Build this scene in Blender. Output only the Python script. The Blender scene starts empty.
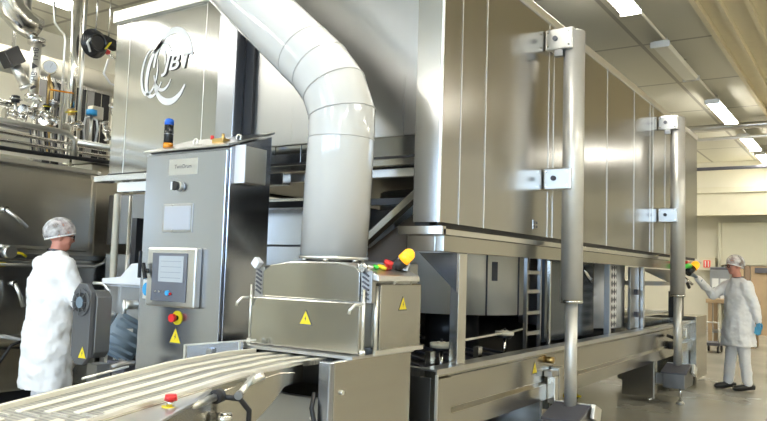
import bpy, bmesh, math, random
from mathutils import Vector as V, Matrix, Euler
random.seed(7)
sc = bpy.context.scene
col = sc.collection
PI = math.pi

# ------------------------------------------------------------ materials
def _mat(name):
    m = bpy.data.materials.new(name); m.use_nodes = True
    nt = m.node_tree; b = nt.nodes['Principled BSDF']
    return m, nt, b

def plain(name, c, rough=.5, metal=0., coat=0., emit=None, es=0., noise=0., nscale=6., alpha=None, bump=0., bscale=40.):
    m, nt, b = _mat(name)
    b.inputs['Base Color'].default_value = (*c, 1)
    b.inputs['Roughness'].default_value = rough
    b.inputs['Metallic'].default_value = metal
    b.inputs['Coat Weight'].default_value = coat
    if emit: b.inputs['Emission Color'].default_value = (*emit, 1); b.inputs['Emission Strength'].default_value = es
    if noise or bump:
        tc = nt.nodes.new('ShaderNodeTexCoord')
    if noise:
        n = nt.nodes.new('ShaderNodeTexNoise'); n.inputs['Scale'].default_value = nscale; n.inputs['Detail'].default_value = 5
        nt.links.new(tc.outputs['Object'], n.inputs['Vector'])
        mx = nt.nodes.new('ShaderNodeMix'); mx.data_type = 'RGBA'
        mx.inputs[6].default_value = (*[max(0, x*(1-noise)) for x in c], 1)
        mx.inputs[7].default_value = (*[min(1, x*(1+noise)) for x in c], 1)
        nt.links.new(n.outputs['Fac'], mx.inputs[0]); nt.links.new(mx.outputs[2], b.inputs['Base Color'])
    if bump:
        n2 = nt.nodes.new('ShaderNodeTexNoise'); n2.inputs['Scale'].default_value = bscale; n2.inputs['Detail'].default_value = 3
        nt.links.new(tc.outputs['Object'], n2.inputs['Vector'])
        bp = nt.nodes.new('ShaderNodeBump'); bp.inputs['Strength'].default_value = bump; bp.inputs['Distance'].default_value = .01
        nt.links.new(n2.outputs['Fac'], bp.inputs['Height']); nt.links.new(bp.outputs['Normal'], b.inputs['Normal'])
    return m

def steel(name, c=(.62, .605, .57), rough=.3, stretch=(25, 25, .25), wave=.12, streak=.03, aniso=.0):
    """brushed stainless sheet: fine streaks in the roughness and tone, slow waves in the surface"""
    m, nt, b = _mat(name)
    b.inputs['Metallic'].default_value = 1
    b.inputs['Anisotropic'].default_value = aniso
    tc = nt.nodes.new('ShaderNodeTexCoord')
    mp = nt.nodes.new('ShaderNodeMapping'); mp.inputs['Scale'].default_value = stretch
    nt.links.new(tc.outputs['Object'], mp.inputs['Vector'])
    n = nt.nodes.new('ShaderNodeTexNoise'); n.inputs['Scale'].default_value = 1.; n.inputs['Detail'].default_value = 6
    nt.links.new(mp.outputs[0], n.inputs['Vector'])
    mx = nt.nodes.new('ShaderNodeMix'); mx.data_type = 'RGBA'
    mx.inputs[6].default_value = (*[x*(1-streak) for x in c], 1)
    mx.inputs[7].default_value = (*[min(1, x*(1+streak)) for x in c], 1)
    nt.links.new(n.outputs['Fac'], mx.inputs[0]); nt.links.new(mx.outputs[2], b.inputs['Base Color'])
    mr = nt.nodes.new('ShaderNodeMapRange'); mr.inputs[3].default_value = rough*.92; mr.inputs[4].default_value = rough*1.1
    nt.links.new(n.outputs['Fac'], mr.inputs[0]); nt.links.new(mr.outputs[0], b.inputs['Roughness'])
    n2 = nt.nodes.new('ShaderNodeTexNoise'); n2.inputs['Scale'].default_value = 1.3; n2.inputs['Detail'].default_value = 1.5
    nt.links.new(tc.outputs['Object'], n2.inputs['Vector'])
    bp = nt.nodes.new('ShaderNodeBump'); bp.inputs['Strength'].default_value = wave; bp.inputs['Distance'].default_value = .06
    nt.links.new(n2.outputs['Fac'], bp.inputs['Height']); nt.links.new(bp.outputs['Normal'], b.inputs['Normal'])
    tg = nt.nodes.new('ShaderNodeTangent'); tg.direction_type = 'RADIAL'; tg.axis = 'Z'
    nt.links.new(tg.outputs[0], b.inputs['Tangent'])
    return m

M = {}
M['steel'] = steel('brushed_steel', rough=.24)
M['steel_panel'] = steel('brushed_steel_panel', (.49, .48, .455), .20, wave=.14, streak=.02, aniso=.45)
M['steel_matt'] = steel('matt_steel', (.44, .44, .435), .28, wave=.05)
M['steel_bead'] = steel('bead_blasted_steel', (.62, .615, .60), .30, wave=.04, aniso=0)
M['steel_hood'] = steel('hood_steel', (.52, .51, .475), .15, wave=.35)
M['steel_end'] = steel('end_wall_steel', (.42, .42, .41), .13, wave=.22, streak=.02, aniso=.6)
M['steel_dark'] = steel('dark_steel', (.28, .28, .28), .35, wave=.08)
M['steel_tank'] = steel('tank_steel', (.74, .72, .67), .30, stretch=(.6, 60, 60), wave=.10)
M['column_steel'] = plain('column_steel', (.66, .65, .62), .38, .6, noise=.06, nscale=14)
M['steel_drum'] = plain('satin_drum_steel', (.86, .84, .77), .35, .3, noise=.03)
M['steel_pol'] = plain('polished_steel', (.72, .71, .68), .18, 1, noise=.05)
M['steel_rail'] = steel('rail_steel', (.50, .48, .43), .20, stretch=(.6, 60, 60), wave=.10)
M['bright'] = plain('bright_edge_steel', (.85, .84, .80), .35, 1, noise=.03)
M['white_paint'] = plain('white_gloss_duct_paint', (.60, .597, .58), .16, 0, .5, bump=.04, bscale=3)
M['seam'] = plain('duct_seam_sealant', (.42, .41, .40), .5, noise=.1)
M['white_plastic'] = plain('white_plastic', (.78, .80, .84), .35, noise=.03)
M['cream_plastic'] = plain('cream_plastic', (.74, .70, .58), .42, noise=.06, nscale=9)
M['black'] = plain('black_rubber', (.015, .015, .017), .45, noise=.2)
M['void'] = plain('black_pan_and_shade', (.02, .021, .024), .35, noise=.2)  # pan's own black; also the interior's lack of light put into colour
M['black_gloss'] = plain('black_plastic', (.02, .02, .022), .25, noise=.1)
M['yellow'] = plain('yellow_sticker', (.85, .68, .02), .45, noise=.04)
M['red'] = plain('red_plastic', (.72, .03, .03), .3, noise=.05)
M['green'] = plain('green_plastic', (.08, .75, .08), .35, noise=.05)
M['blue'] = plain('blue_lens', (.03, .16, .75), .2, noise=.05)
M['blue_label'] = plain('blue_label', (.05, .38, .75), .4, noise=.04)
M['orange'] = plain('orange_lens', (.95, .34, .02), .2, 0, .4, noise=.06)
M['orange_on'] = plain('orange_lens_lit', (.95, .42, .02), .25, emit=(1, .42, .02), es=.5, noise=.06)
M['coat'] = plain('white_cotton_coat', (.93, .93, .93), .85, bump=.25, bscale=9)
M['trouser'] = plain('white_cotton_trousers', (.86, .86, .87), .85, bump=.25, bscale=12)
M['skin'] = plain('skin', (.62, .27, .20), .5, noise=.12, nscale=14)
M['glove'] = plain('blue_nitrile', (.10, .42, .68), .45, noise=.08)
M['glove_grey'] = plain('grey_glove', (.22, .28, .33), .55, noise=.1)
M['shoe'] = plain('black_shoe_leather', (.02, .02, .02), .4, noise=.1)
M['orange_cloth'] = plain('orange_trim', (.8, .25, .05), .6, noise=.05)
M['grey_hair'] = plain('grey_brown_hair', (.20, .15, .13), .8, bump=.5, bscale=120, noise=.3, nscale=60)
M['cabinet_grey'] = steel('cabinet_steel', (.44, .46, .51), .22, wave=.03, streak=.01, aniso=0)  # cool blue cast of the front light tinted into the base colour
M['guard_grey'] = plain('dark_grey_guard_paint', (.15, .155, .165), .45, .6, noise=.08)
M['motor_blue'] = plain('blue_grey_motor_paint', (.17, .23, .29), .45, noise=.1, nscale=10)
M['screen'] = plain('screen_glass', (.34, .38, .42), .12, 0, .5, emit=(.55, .62, .68), es=.10, noise=.03)
M['bezel'] = plain('screen_bezel', (.14, .15, .18), .3, noise=.05)
M['paper'] = plain('printed_paper', (.78, .78, .76), .7, noise=.03)
M['ink'] = plain('dark_ink', (.10, .10, .12), .6, noise=.1)
M['logo'] = plain('etched_logo_vinyl', (.80, .79, .77), .55, .25, noise=.05)
M['duct_wrap'] = plain('beige_duct_insulation', (.56, .52, .42), .55, noise=.06, bump=.2, bscale=4)
M['wood'] = plain('pale_board', (.50, .36, .22), .6, noise=.2, nscale=3)
M['wood_dark'] = plain('brown_board', (.30, .21, .14), .6, noise=.2, nscale=3)
M['brass'] = plain('brass', (.65, .45, .18), .3, 1, noise=.1)
M['red_sign'] = plain('red_sign_plate', (.70, .06, .04), .5, emit=(.8, .05, .02), es=.15, noise=.03)
M['panel_cream'] = plain('cream_door_panel', (.60, .58, .45), .5, noise=.03)
M['bulkhead'] = plain('cream_bulkhead_paint', (.66, .62, .47), .6, noise=.04)
M['lamp'] = plain('lit_lamp_diffuser', (.9, .9, .9), .4, emit=(1, .965, .87), es=25, noise=.01)
M['lamp_off'] = plain('unlit_lamp_diffuser', (.80, .79, .72), .3, noise=.03)
M['window_glow'] = plain('frosted_window_daylight', (.8, .85, .9), .4, emit=(.48, .70, 1), es=6.5, noise=.01)
M['wall'] = plain('beige_wall_paint', (.70, .67, .55), .6, noise=.05, nscale=1.5)
M['wall_light'] = plain('pale_wall_paint', (.82, .80, .70), .5, noise=.04, nscale=1.5)  # pale tone set so the unseen right wall brightens the steel reflections
M['wall_dim'] = plain('grey_wall_paint', (.42, .41, .37), .6, noise=.05, nscale=1.5)

def hairnet_mat():
    m, nt, b = _mat('hairnet_mesh')
    b.inputs['Base Color'].default_value = (.85, .85, .86, 1); b.inputs['Roughness'].default_value = .8
    tc = nt.nodes.new('ShaderNodeTexCoord'); vo = nt.nodes.new('ShaderNodeTexNoise'); vo.inputs['Scale'].default_value = 18
    vo.inputs['Detail'].default_value = 4
    nt.links.new(tc.outputs['Object'], vo.inputs['Vector'])
    mr = nt.nodes.new('ShaderNodeMapRange'); mr.inputs[1].default_value = .35; mr.inputs[2].default_value = .65
    mr.inputs[3].default_value = .12; mr.inputs[4].default_value = .78
    nt.links.new(vo.outputs['Fac'], mr.inputs[0]); nt.links.new(mr.outputs[0], b.inputs['Alpha'])
    return m
M['hairnet'] = hairnet_mat()

def floor_mat():
    m, nt, b = _mat('epoxy_floor')
    tc = nt.nodes.new('ShaderNodeTexCoord'); n = nt.nodes.new('ShaderNodeTexNoise')
    n.inputs['Scale'].default_value = .8; n.inputs['Detail'].default_value = 8
    nt.links.new(tc.outputs['Object'], n.inputs['Vector'])
    r = nt.nodes.new('ShaderNodeValToRGB')
    r.color_ramp.elements[0].position = .3; r.color_ramp.elements[0].color = (.37, .35, .29, 1)
    r.color_ramp.elements[1].position = .7; r.color_ramp.elements[1].color = (.45, .43, .36, 1)
    nt.links.new(n.outputs['Fac'], r.inputs[0]); nt.links.new(r.outputs[0], b.inputs['Base Color'])
    mr = nt.nodes.new('ShaderNodeMapRange'); mr.inputs[3].default_value = .16; mr.inputs[4].default_value = .34
    nt.links.new(n.outputs['Fac'], mr.inputs[0]); nt.links.new(mr.outputs[0], b.inputs['Roughness'])
    return m
M['floor'] = floor_mat()

def ceil_mat():
    m, nt, b = _mat('ceiling_tiles')
    tc = nt.nodes.new('ShaderNodeTexCoord'); br = nt.nodes.new('ShaderNodeTexBrick')
    br.offset = 0; br.squash = 1
    br.inputs['Scale'].default_value = 1; br.inputs['Mortar Size'].default_value = .03
    br.inputs['Brick Width'].default_value = 2.4; br.inputs['Row Height'].default_value = 1.1
    br.inputs['Color1'].default_value = (.72, .70, .60, 1); br.inputs['Color2'].default_value = (.68, .66, .56, 1)
    br.inputs['Mortar'].default_value = (.40, .38, .32, 1)
    nt.links.new(tc.outputs['Object'], br.inputs['Vector']); nt.links.new(br.outputs['Color'], b.inputs['Base Color'])
    b.inputs['Roughness'].default_value = .6
    return m
M['ceiling'] = ceil_mat()
M['ribbed'] = plain('ribbed_deck_paint', (.80, .71, .50), .5, noise=.05)

def perf_mat():
    m, nt, b = _mat('perforated_white_sheet')
    tc = nt.nodes.new('ShaderNodeTexCoord'); ck = nt.nodes.new('ShaderNodeTexChecker'); ck.inputs['Scale'].default_value = 17
    mp = nt.nodes.new('ShaderNodeMapping'); mp.inputs['Rotation'].default_value = (0, math.radians(45), 0)
    nt.links.new(tc.outputs['Object'], mp.inputs['Vector']); nt.links.new(mp.outputs[0], ck.inputs['Vector'])
    ck.inputs['Color1'].default_value = (.75, .76, .78, 1); ck.inputs['Color2'].default_value = (.03, .035, .06, 1)
    nt.links.new(ck.outputs['Color'], b.inputs['Base Color']); b.inputs['Roughness'].default_value = .4
    return m
M['perf'] = perf_mat()

def mesh_belt_mat():
    m, nt, b = _mat('open_mesh_belt')
    tc = nt.nodes.new('ShaderNodeTexCoord')
    n = nt.nodes.new('ShaderNodeTexNoise'); n.inputs['Scale'].default_value = 7; n.inputs['Detail'].default_value = 3
    mp = nt.nodes.new('ShaderNodeMapping'); mp.inputs['Scale'].default_value = (1, 4, 1)
    nt.links.new(tc.outputs['Object'], mp.inputs['Vector']); nt.links.new(mp.outputs[0], n.inputs['Vector'])
    wv = nt.nodes.new('ShaderNodeTexWave'); wv.inputs['Scale'].default_value = 14; wv.bands_direction = 'X'
    nt.links.new(tc.outputs['Object'], wv.inputs['Vector'])
    mul = nt.nodes.new('ShaderNodeMath'); mul.operation = 'MULTIPLY_ADD'; mul.inputs[1].default_value = .35
    nt.links.new(wv.outputs['Fac'], mul.inputs[0]); nt.links.new(n.outputs['Fac'], mul.inputs[2])
    r = nt.nodes.new('ShaderNodeValToRGB')
    r.color_ramp.elements[0].position = .35; r.color_ramp.elements[0].color = (.17, .17, .165, 1)
    r.color_ramp.elements[1].position = .95; r.color_ramp.elements[1].color = (.48, .46, .40, 1)
    nt.links.new(mul.outputs[0], r.inputs[0]); nt.links.new(r.outputs[0], b.inputs['Base Color'])
    b.inputs['Roughness'].default_value = .45; b.inputs['Metallic'].default_value = .2
    return m
M['belt'] = mesh_belt_mat()

# ------------------------------------------------------------ mesh builder
def frame_for(d):
    d = d.normalized(); up = V((0, 0, 1)) if abs(d.z) < .95 else V((1, 0, 0))
    a = d.cross(up).normalized(); return a, d.cross(a).normalized()

class MB:
    def __init__(s): s.v = []; s.f = []; s.sm = []
    def _add(s, vs, fs, smooth=False):
        o = len(s.v); s.v += [V(p) for p in vs]; s.f += [tuple(i+o for i in f) for f in fs]
        s.sm += ([smooth]*len(fs) if isinstance(smooth, bool) else smooth); return s
    def box(s, x0, x1, y0, y1, z0, z1):
        return s._add([(x, y, z) for z in (z0, z1) for x, y in ((x0, y0), (x1, y0), (x1, y1), (x0, y1))],
                      [(3, 2, 1, 0), (4, 5, 6, 7), (0, 1, 5, 4), (1, 2, 6, 5), (2, 3, 7, 6), (3, 0, 4, 7)])
    def rbox(s, c, size, rot=(0, 0, 0)):
        R = Euler(rot).to_matrix(); c = V(c); a, b, d = [q/2 for q in size]
        vs = [c + R @ V((x*a, y*b, z*d)) for z in (-1, 1) for x, y in ((-1, -1), (1, -1), (1, 1), (-1, 1))]
        return s._add(vs, [(3, 2, 1, 0), (4, 5, 6, 7), (0, 1, 5, 4), (1, 2, 6, 5), (2, 3, 7, 6), (3, 0, 4, 7)])
    def bar(s, p, q, w, h):
        p, q = V(p), V(q); a, b = frame_for(q-p); vs = []
        for c in (p, q): vs += [c + a*x*w/2 + b*y*h/2 for x, y in ((-1, -1), (1, -1), (1, 1), (-1, 1))]
        return s._add(vs, [(3, 2, 1, 0), (4, 5, 6, 7), (0, 1, 5, 4), (1, 2, 6, 5), (2, 3, 7, 6), (3, 0, 4, 7)])
    def prism(s, pts, d):
        n = len(pts); pts = [V(p) for p in pts]; d = V(d)
        return s._add(pts + [p+d for p in pts], [tuple(range(n))[::-1], tuple(range(n, 2*n))] + [(i, (i+1) % n, n+(i+1) % n, n+i) for i in range(n)])
    def tube(s, path, r, n=16, cap=True, sq=1.0):
        path = [V(p) for p in path]; k = len(path); rs = r if isinstance(r, (list, tuple)) else [r]*k
        dirs = []
        for i in range(k):
            a = path[i]-path[i-1] if i else path[1]-path[0]
            b = path[i+1]-path[i] if i < k-1 else a
            dirs.append((a.normalized()+b.normalized()).normalized() if (a.normalized()+b.normalized()).length > 1e-6 else b.normalized())
        u, w = frame_for(dirs[0]); vs = []
        for i in range(k):
            if i:
                q = dirs[i-1].rotation_difference(dirs[i]); u = q @ u; w = q @ w
            st = 1.
            if 0 < i < k-1:
                c = max(.35, (path[i]-path[i-1]).normalized().dot(dirs[i])); st = 1/c
                ax = (path[i]-path[i-1]).cross(path[i+1]-path[i])
                bend = dirs[i].cross(ax).normalized() if ax.length > 1e-6 else None
            else: bend = None
            for j in range(n):
                t = 2*PI*j/n; p = u*math.cos(t)+w*math.sin(t)*sq
                if bend is not None and st > 1.001: p = p + bend*(p.dot(bend))*(st-1)
                vs.append(path[i]+p*rs[i])
        fs = [(i*n+j, i*n+(j+1) % n, (i+1)*n+(j+1) % n, (i+1)*n+j) for i in range(k-1) for j in range(n)]
        sm = [True]*len(fs)
        if cap: fs += [tuple(range(n))[::-1], tuple(range((k-1)*n, k*n))]; sm += [False, False]
        return s._add(vs, fs, sm)
    def cyl(s, p, q, r, n=20, r2=None): return s.tube([p, q], [r, r if r2 is None else r2], n)
    def ell(s, c, r, rot=(0, 0, 0), n=16, m=10, z0=-1., z1=1.):
        R = Euler(rot).to_matrix(); c = V(c); rx, ry, rz = r if isinstance(r, (tuple, list)) else (r, r, r); vs = []
        a0, a1 = math.asin(z0), math.asin(z1)
        for i in range(m+1):
            t = a0+(a1-a0)*i/m; cz, sz = max(math.cos(t), 1e-3), math.sin(t)
            for j in range(n):
                u = 2*PI*j/n; vs.append(c + R @ V((rx*cz*math.cos(u), ry*cz*math.sin(u), rz*sz)))
        fs = [(i*n+j, i*n+(j+1) % n, (i+1)*n+(j+1) % n, (i+1)*n+j) for i in range(m) for j in range(n)]
        fs += [tuple(range(n))[::-1], tuple(range(m*n, (m+1)*n))]
        return s._add(vs, fs, True)
    def caps(s, p, q, r1, r2=None, n=14):
        """a limb segment: tapered tube with round ends"""
        r2 = r1 if r2 is None else r2; p, q = V(p), V(q); d = (q-p).normalized(); path = []; rs = []
        for a in (85, 60, 30): path.append(p-d*r1*math.sin(math.radians(a))); rs.append(r1*math.cos(math.radians(a)))
        for k in range(5): path.append(p.lerp(q, k/4)); rs.append(r1+(r2-r1)*k/4)
        for a in (30, 60, 85): path.append(q+d*r2*math.sin(math.radians(a))); rs.append(r2*math.cos(math.radians(a)))
        return s.tube(path, rs, n)
    def loft(s, rings, n=28):
        """rings: (cx, cy, z, rx, ry)"""
        vs = []
        for cx, cy, z, rx, ry in rings:
            vs += [(cx+rx*math.cos(2*PI*j/n), cy+ry*math.sin(2*PI*j/n), z) for j in range(n)]
        k = len(rings)
        fs = [(i*n+j, i*n+(j+1) % n, (i+1)*n+(j+1) % n, (i+1)*n+j) for i in range(k-1) for j in range(n)]
        fs += [tuple(range(n))[::-1], tuple(range((k-1)*n, k*n))]
        return s._add(vs, fs, True)
    def build(s, name, mat, root=None, bevel=0., origin=None, remesh=0., smooth=0, disp=0.):
        me = bpy.data.meshes.new(name)
        if root is not None:
            r = root
            off = V((0, 0, 0))
            while r is not None: off = off + V(r.location); r = r.parent
            if root.get('_local'): off = V((0, 0, 0))
        elif origin is not None: off = V(origin)
        else:
            xs = [p.x for p in s.v]; ys = [p.y for p in s.v]; zs = [p.z for p in s.v]
            off = V(((min(xs)+max(xs))/2, (min(ys)+max(ys))/2, min(zs)))
        me.from_pydata([p-off for p in s.v], [], s.f)
        me.polygons.foreach_set('use_smooth', s.sm)
        bm = bmesh.new(); bm.from_mesh(me); bmesh.ops.recalc_face_normals(bm, faces=bm.faces); bm.to_mesh(me); bm.free()
        me.materials.append(M[mat] if isinstance(mat, str) else mat)
        o = bpy.data.objects.new(name, me); col.objects.link(o)
        if root is not None: o.parent = root
        else: o.location = off
        if bevel:
            b = o.modifiers.new('bevel', 'BEVEL'); b.width = bevel; b.segments = 2; b.limit_method = 'ANGLE'; b.angle_limit = math.radians(40)
        if remesh:
            r = o.modifiers.new('remesh', 'REMESH'); r.mode = 'VOXEL'; r.voxel_size = remesh; r.use_smooth_shade = True
            if smooth:
                q = o.modifiers.new('smooth', 'SMOOTH'); q.factor = .5; q.iterations = smooth
            if disp:
                t = bpy.data.textures.new('folds', 'CLOUDS'); t.noise_scale = .11; t.noise_depth = 2
                d = o.modifiers.new('folds', 'DISPLACE'); d.texture = t; d.strength = disp; d.mid_level = .5; d.texture_coords = 'LOCAL'
        return o

def tag(o, label=None, cat=None, group=None, kind=None):
    if label: o['label'] = label
    if cat: o['category'] = cat
    if group: o['group'] = group
    if kind: o['kind'] = kind
    return o
def thing(name, label, cat, loc, group=None, local=False):
    o = bpy.data.objects.new(name, None); col.objects.link(o); o.location = loc; o.empty_display_size = .1
    if local: o['_local'] = 1
    return tag(o, label, cat, group)
def single(o, label, cat, group=None): return tag(o, label, cat, group)
def struct(mb, name, mat, bevel=0.): return tag(mb.build(name, mat, bevel=bevel), kind='structure')
def copy_tree(o, parent=None):
    c = o.copy(); col.objects.link(c); c.parent = parent
    for ch in list(o.children): copy_tree(ch, c)
    return c
def writing(text, name, mat, root, pos, xdir, ydir, height, depth=.0015, shear=0., width=None, bold=0.):
    """lettering standing on a surface: xdir along the line, ydir up the letters"""
    cu = bpy.data.curves.new('lettering', 'FONT'); cu.body = text; cu.size = 1; cu.extrude = .0; cu.shear = shear; cu.offset = bold
    cu.align_x = 'CENTER'; cu.align_y = 'CENTER'
    o = bpy.data.objects.new('lettering', cu); col.objects.link(o)
    bpy.context.view_layer.update()
    me = bpy.data.meshes.new_from_object(o.evaluated_get(bpy.context.evaluated_depsgraph_get()))
    bpy.data.objects.remove(o); 
    xs = [v.co.x for v in me.vertices]; ys = [v.co.y for v in me.vertices]
    cx, cy = (min(xs)+max(xs))/2, (min(ys)+max(ys))/2; sy = height/(max(ys)-min(ys)); sx = sy if width is None else width/(max(xs)-min(xs))
    X, Y = V(xdir).normalized(), V(ydir).normalized(); N = X.cross(Y)
    off = V((0, 0, 0)); r = root
    while r is not None: off = off+V(r.location); r = r.parent
    for v in me.vertices:
        v.co = V(pos)+X*(v.co.x-cx)*sx+Y*(v.co.y-cy)*sy+N*depth-off
    me.materials.clear(); me.materials.append(M[mat])
    t = bpy.data.objects.new(name, me); col.objects.link(t); t.parent = root
    return t
def warn_sign(root, c, nrm, size, up=(0, 0, 1)):
    """yellow warning triangle with a dark border and a bolt"""
    c = V(c); n = V(nrm).normalized(); u = V(up); x = u.cross(n).normalized(); y = n.cross(x)
    def tri(k, e): return [c+n*e+x*(-.55*k)+y*(-.45*k), c+n*e+x*(.55*k)+y*(-.45*k), c+n*e+y*(.55*k)]
    b = MB().prism(tri(size*1.14, 0), n*.0012).build('warning_sign', 'ink', root)
    MB().prism(tri(size*.94, .0013), n*.001).build('sign_face', 'yellow', b)
    s = size
    pts = [(.06, .22), (-.10, -.05), (-.01, -.05), (-.05, -.30), (.11, .0), (.02, .0)]
    MB().prism([c+n*.0026+x*p*s*.8+y*(q*s*.8) for p, q in pts], n*.0008).build('sign_symbol', 'ink', b)
    return b

# ------------------------------------------------------------ camera
f = 743.; pitch = math.atan(58.5/f); roll = math.atan(.0316); th = math.radians(33.7)
F = V((math.cos(th), math.sin(th), 0)); R = V((math.sin(th), -math.cos(th), 0)); U = V((0, 0, 1))
F2 = F*math.cos(pitch)+U*math.sin(pitch); U2 = U*math.cos(pitch)-F*math.sin(pitch)
R3 = R*math.cos(roll)+U2*math.sin(roll); U3 = U2*math.cos(roll)-R*math.sin(roll)
cam = bpy.data.cameras.new('camera'); co = bpy.data.objects.new('camera', cam); col.objects.link(co)
mw = Matrix((R3, U3, -F2)).transposed().to_4x4(); mw.translation = V((0, 0, 1.45)); co.matrix_world = mw
cam.sensor_width = 36; cam.lens = f*36/767; cam.clip_start = .05; cam.clip_end = 100
sc.camera = co

# ------------------------------------------------------------ the room
XB, XF, YR, YL, ZC = -6., 22.8, -4.5, 10.2, 4.8
struct(MB().box(XB-.2, XF+.2, YR-.2, YL+.2, -.2, 0), 'floor', 'floor')
struct(MB().box(XB-.2, XF+.2, 1.8, YL+.2, ZC, ZC+.2), 'ceiling', 'ceiling')
# ribbed deck part of the ceiling over the walkway
mb = MB().box(XB-.2, 16.9, YR-.2, 1.8, ZC-.02, ZC+.2)
y = YR
while y < 1.7:
    mb.prism([(XB, y, ZC-.02), (XB, y+.005, ZC-.09), (XB, y+.055, ZC-.09), (XB, y+.06, ZC-.02)], (16.9-XB, 0, 0)); y += .30
mb.box(XB, 16.9, 1.74, 1.80, ZC-.10, ZC)
struct(mb, 'ceiling', 'ribbed')
struct(MB().box(16.9, XF+.2, YR-.2, 1.8, ZC, ZC+.2), 'ceiling', 'ceiling')
struct(MB().box(XF, XF+.2, YR, YL, 0, ZC), 'wall_back', 'wall')
struct(MB().box(XB, XF, YL, YL+.2, 0, ZC), 'wall_left', 'wall')
struct(MB().box(XB, XF, YR-.2, YR, 0, ZC), 'wall_right', 'wall_light')
mb = MB().box(XB-.2, XB, YR, YL, 0, 1.7).box(XB-.2, XB, YR, YL, 3.9, ZC)
ws = [(-3.6, -1.4), (-.6, 1.6), (2.4, 4.6), (5.4, 7.6)]
ys = [YR]+[q for w in ws for q in w]+[YL]
for i in range(0, len(ys), 2): mb.box(XB-.2, XB, ys[i], ys[i+1], 1.7, 3.9)
struct(mb, 'wall_front', 'wall_dim')
for k, (a, b) in enumerate(ws):
    w = struct(MB().box(XB-.12, XB-.10, a, b, 1.7, 3.9), 'window_%d' % (k+1), 'window_glow')
    m2 = MB()
    m2.box(XB-.14, XB-.04, a, a+.06, 1.7, 3.9).box(XB-.14, XB-.04, b-.06, b, 1.7, 3.9).box(XB-.14, XB-.04, a, b, 1.7, 1.76).box(XB-.14, XB-.04, a, b, 3.84, 3.9)
    m2.box(XB-.14, XB-.04, (a+b)/2-.03, (a+b)/2+.03, 1.7, 3.9)
    m2.build('window_frame', 'white_plastic', w)
# bulkhead and roller-door head on the back wall
struct(MB().box(22.0, XF, YR, YL, 3.24, 3.82).box(21.94, XF, YR, YL, 3.82, 3.98).box(21.97, 22.0, YR, YL, 3.20, 3.26), 'trim_1', 'bulkhead', .01)
d = struct(MB().box(22.55, XF, -1.2, 3.7, 1.9, 3.05).box(22.5, XF, -1.2, 3.7, 1.86, 1.92).box(22.5, XF, 3.64, 3.72, .0, 3.05), 'door_1', 'panel_cream', .01)
struct(MB().box(XF-.03, XF, 3.76, YL, 0, .12), 'baseboard_back', 'steel_bead')
# ------------------------------------------------------------ ceiling lights and pipes
def lamp(label, lit=True, group=None):
    t = thing('ceiling_light', label, 'ceiling light', (0, 0, 0), group)
    MB().prism([(-1, -.12, 0), (-1, .12, 0), (-1, .09, .045), (-1, -.09, .045)], (2, 0, 0)).build('housing', 'bright', t, .006)
    MB().prism([(-.97, -.115, -.001), (-.97, .115, -.001), (-.97, .09, -.045), (-.97, -.09, -.045)], (1.94, 0, 0)).build('diffuser', 'lamp' if lit else 'lamp_off', t)
    for s in (-1, 1): MB().box(-1.015 if s < 0 else 1, -1 if s < 0 else 1.015, -.125, .125, -.05, .03).build('end_cap', 'bright', t)
    for s in (-.6, .6): MB().cyl((s, 0, .045), (s, 0, .2), .012, 8).build('hanger', 'bright', t)
    return t
lab1 = ['bright ceiling light cut off by the top edge, above the freezer wall', None, 'lit ceiling light nearest beyond the unlit one, just before the crossing ceiling pipes',
        'lit ceiling light just beyond the crossing ceiling pipes', 'farthest lit ceiling light, cut off by the right edge of the picture']
base = lamp('x'); base.location = (7.75, 2.40, 4.6); base['label'] = lab1[0]
dark = lamp('unlit ceiling light between the lit ones, above the far end of the freezer', False); dark.location = (11.2, 2.40, 4.6)
dark['group'] = base['group'] = 'ceiling lights in the row over the walkway'
for i, x in ((2, 15.0), (3, 18.6), (4, 21.3)):
    c = copy_tree(base); c.location = (x, 2.40, 4.6); c['label'] = lab1[i]
c = copy_tree(base); c.location = (4.35, 8.3, 4.6); c['label'] = 'lit ceiling light at top left above the pipework'; del c['group']
for x, y in [(-4, 2.4), (-.4, 2.4), (3.6, 2.4), (-4, -1.8), (-.4, -1.8), (3.6, -1.8), (7.5, -3.4), (11.2, -3.4), (18.6, -1.8), (-4, 6), (-.4, 6.8), (.6, 8.3), (8.6, 8.25), (12.2, 8.25), (18.6, 5.8), (21.3, 5.8)]:  # unseen lights; the pair nearest the right wall is added to brighten the walkway
    c = copy_tree(base); c.location = (x, y, 4.6); c['label'] = 'lit ceiling light outside the picture, added to light the room'; c['group'] = 'ceiling lights outside the picture'
o = MB().cyl((8.6, 2.40, 4.73), (XF, 2.40, 4.73), .018, 10).build('conduit', 'bright'); single(o, 'thin grey conduit running along the row of ceiling lights', 'conduit')
o = MB().tube([(16.6, 9, 4.62), (16.6, YR, 4.62)], .07, 14).build('ceiling_pipe', 'steel_bead'); single(o, 'thicker pale pipe crossing under the ceiling between two lit lights', 'pipe')
o = MB().tube([(17.0, 9, 4.45), (17.0, YR, 4.45)], .04, 12).build('ceiling_pipe', 'bright'); single(o, 'thin bright pipe crossing just below the thicker ceiling pipe', 'pipe')
o = MB().tube([(21.4, 9, 4.42), (21.4, YR, 4.42)], .045, 12).build('ceiling_pipe', 'ink'); single(o, 'dark pipe along the top of the cream back wall', 'pipe')

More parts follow.
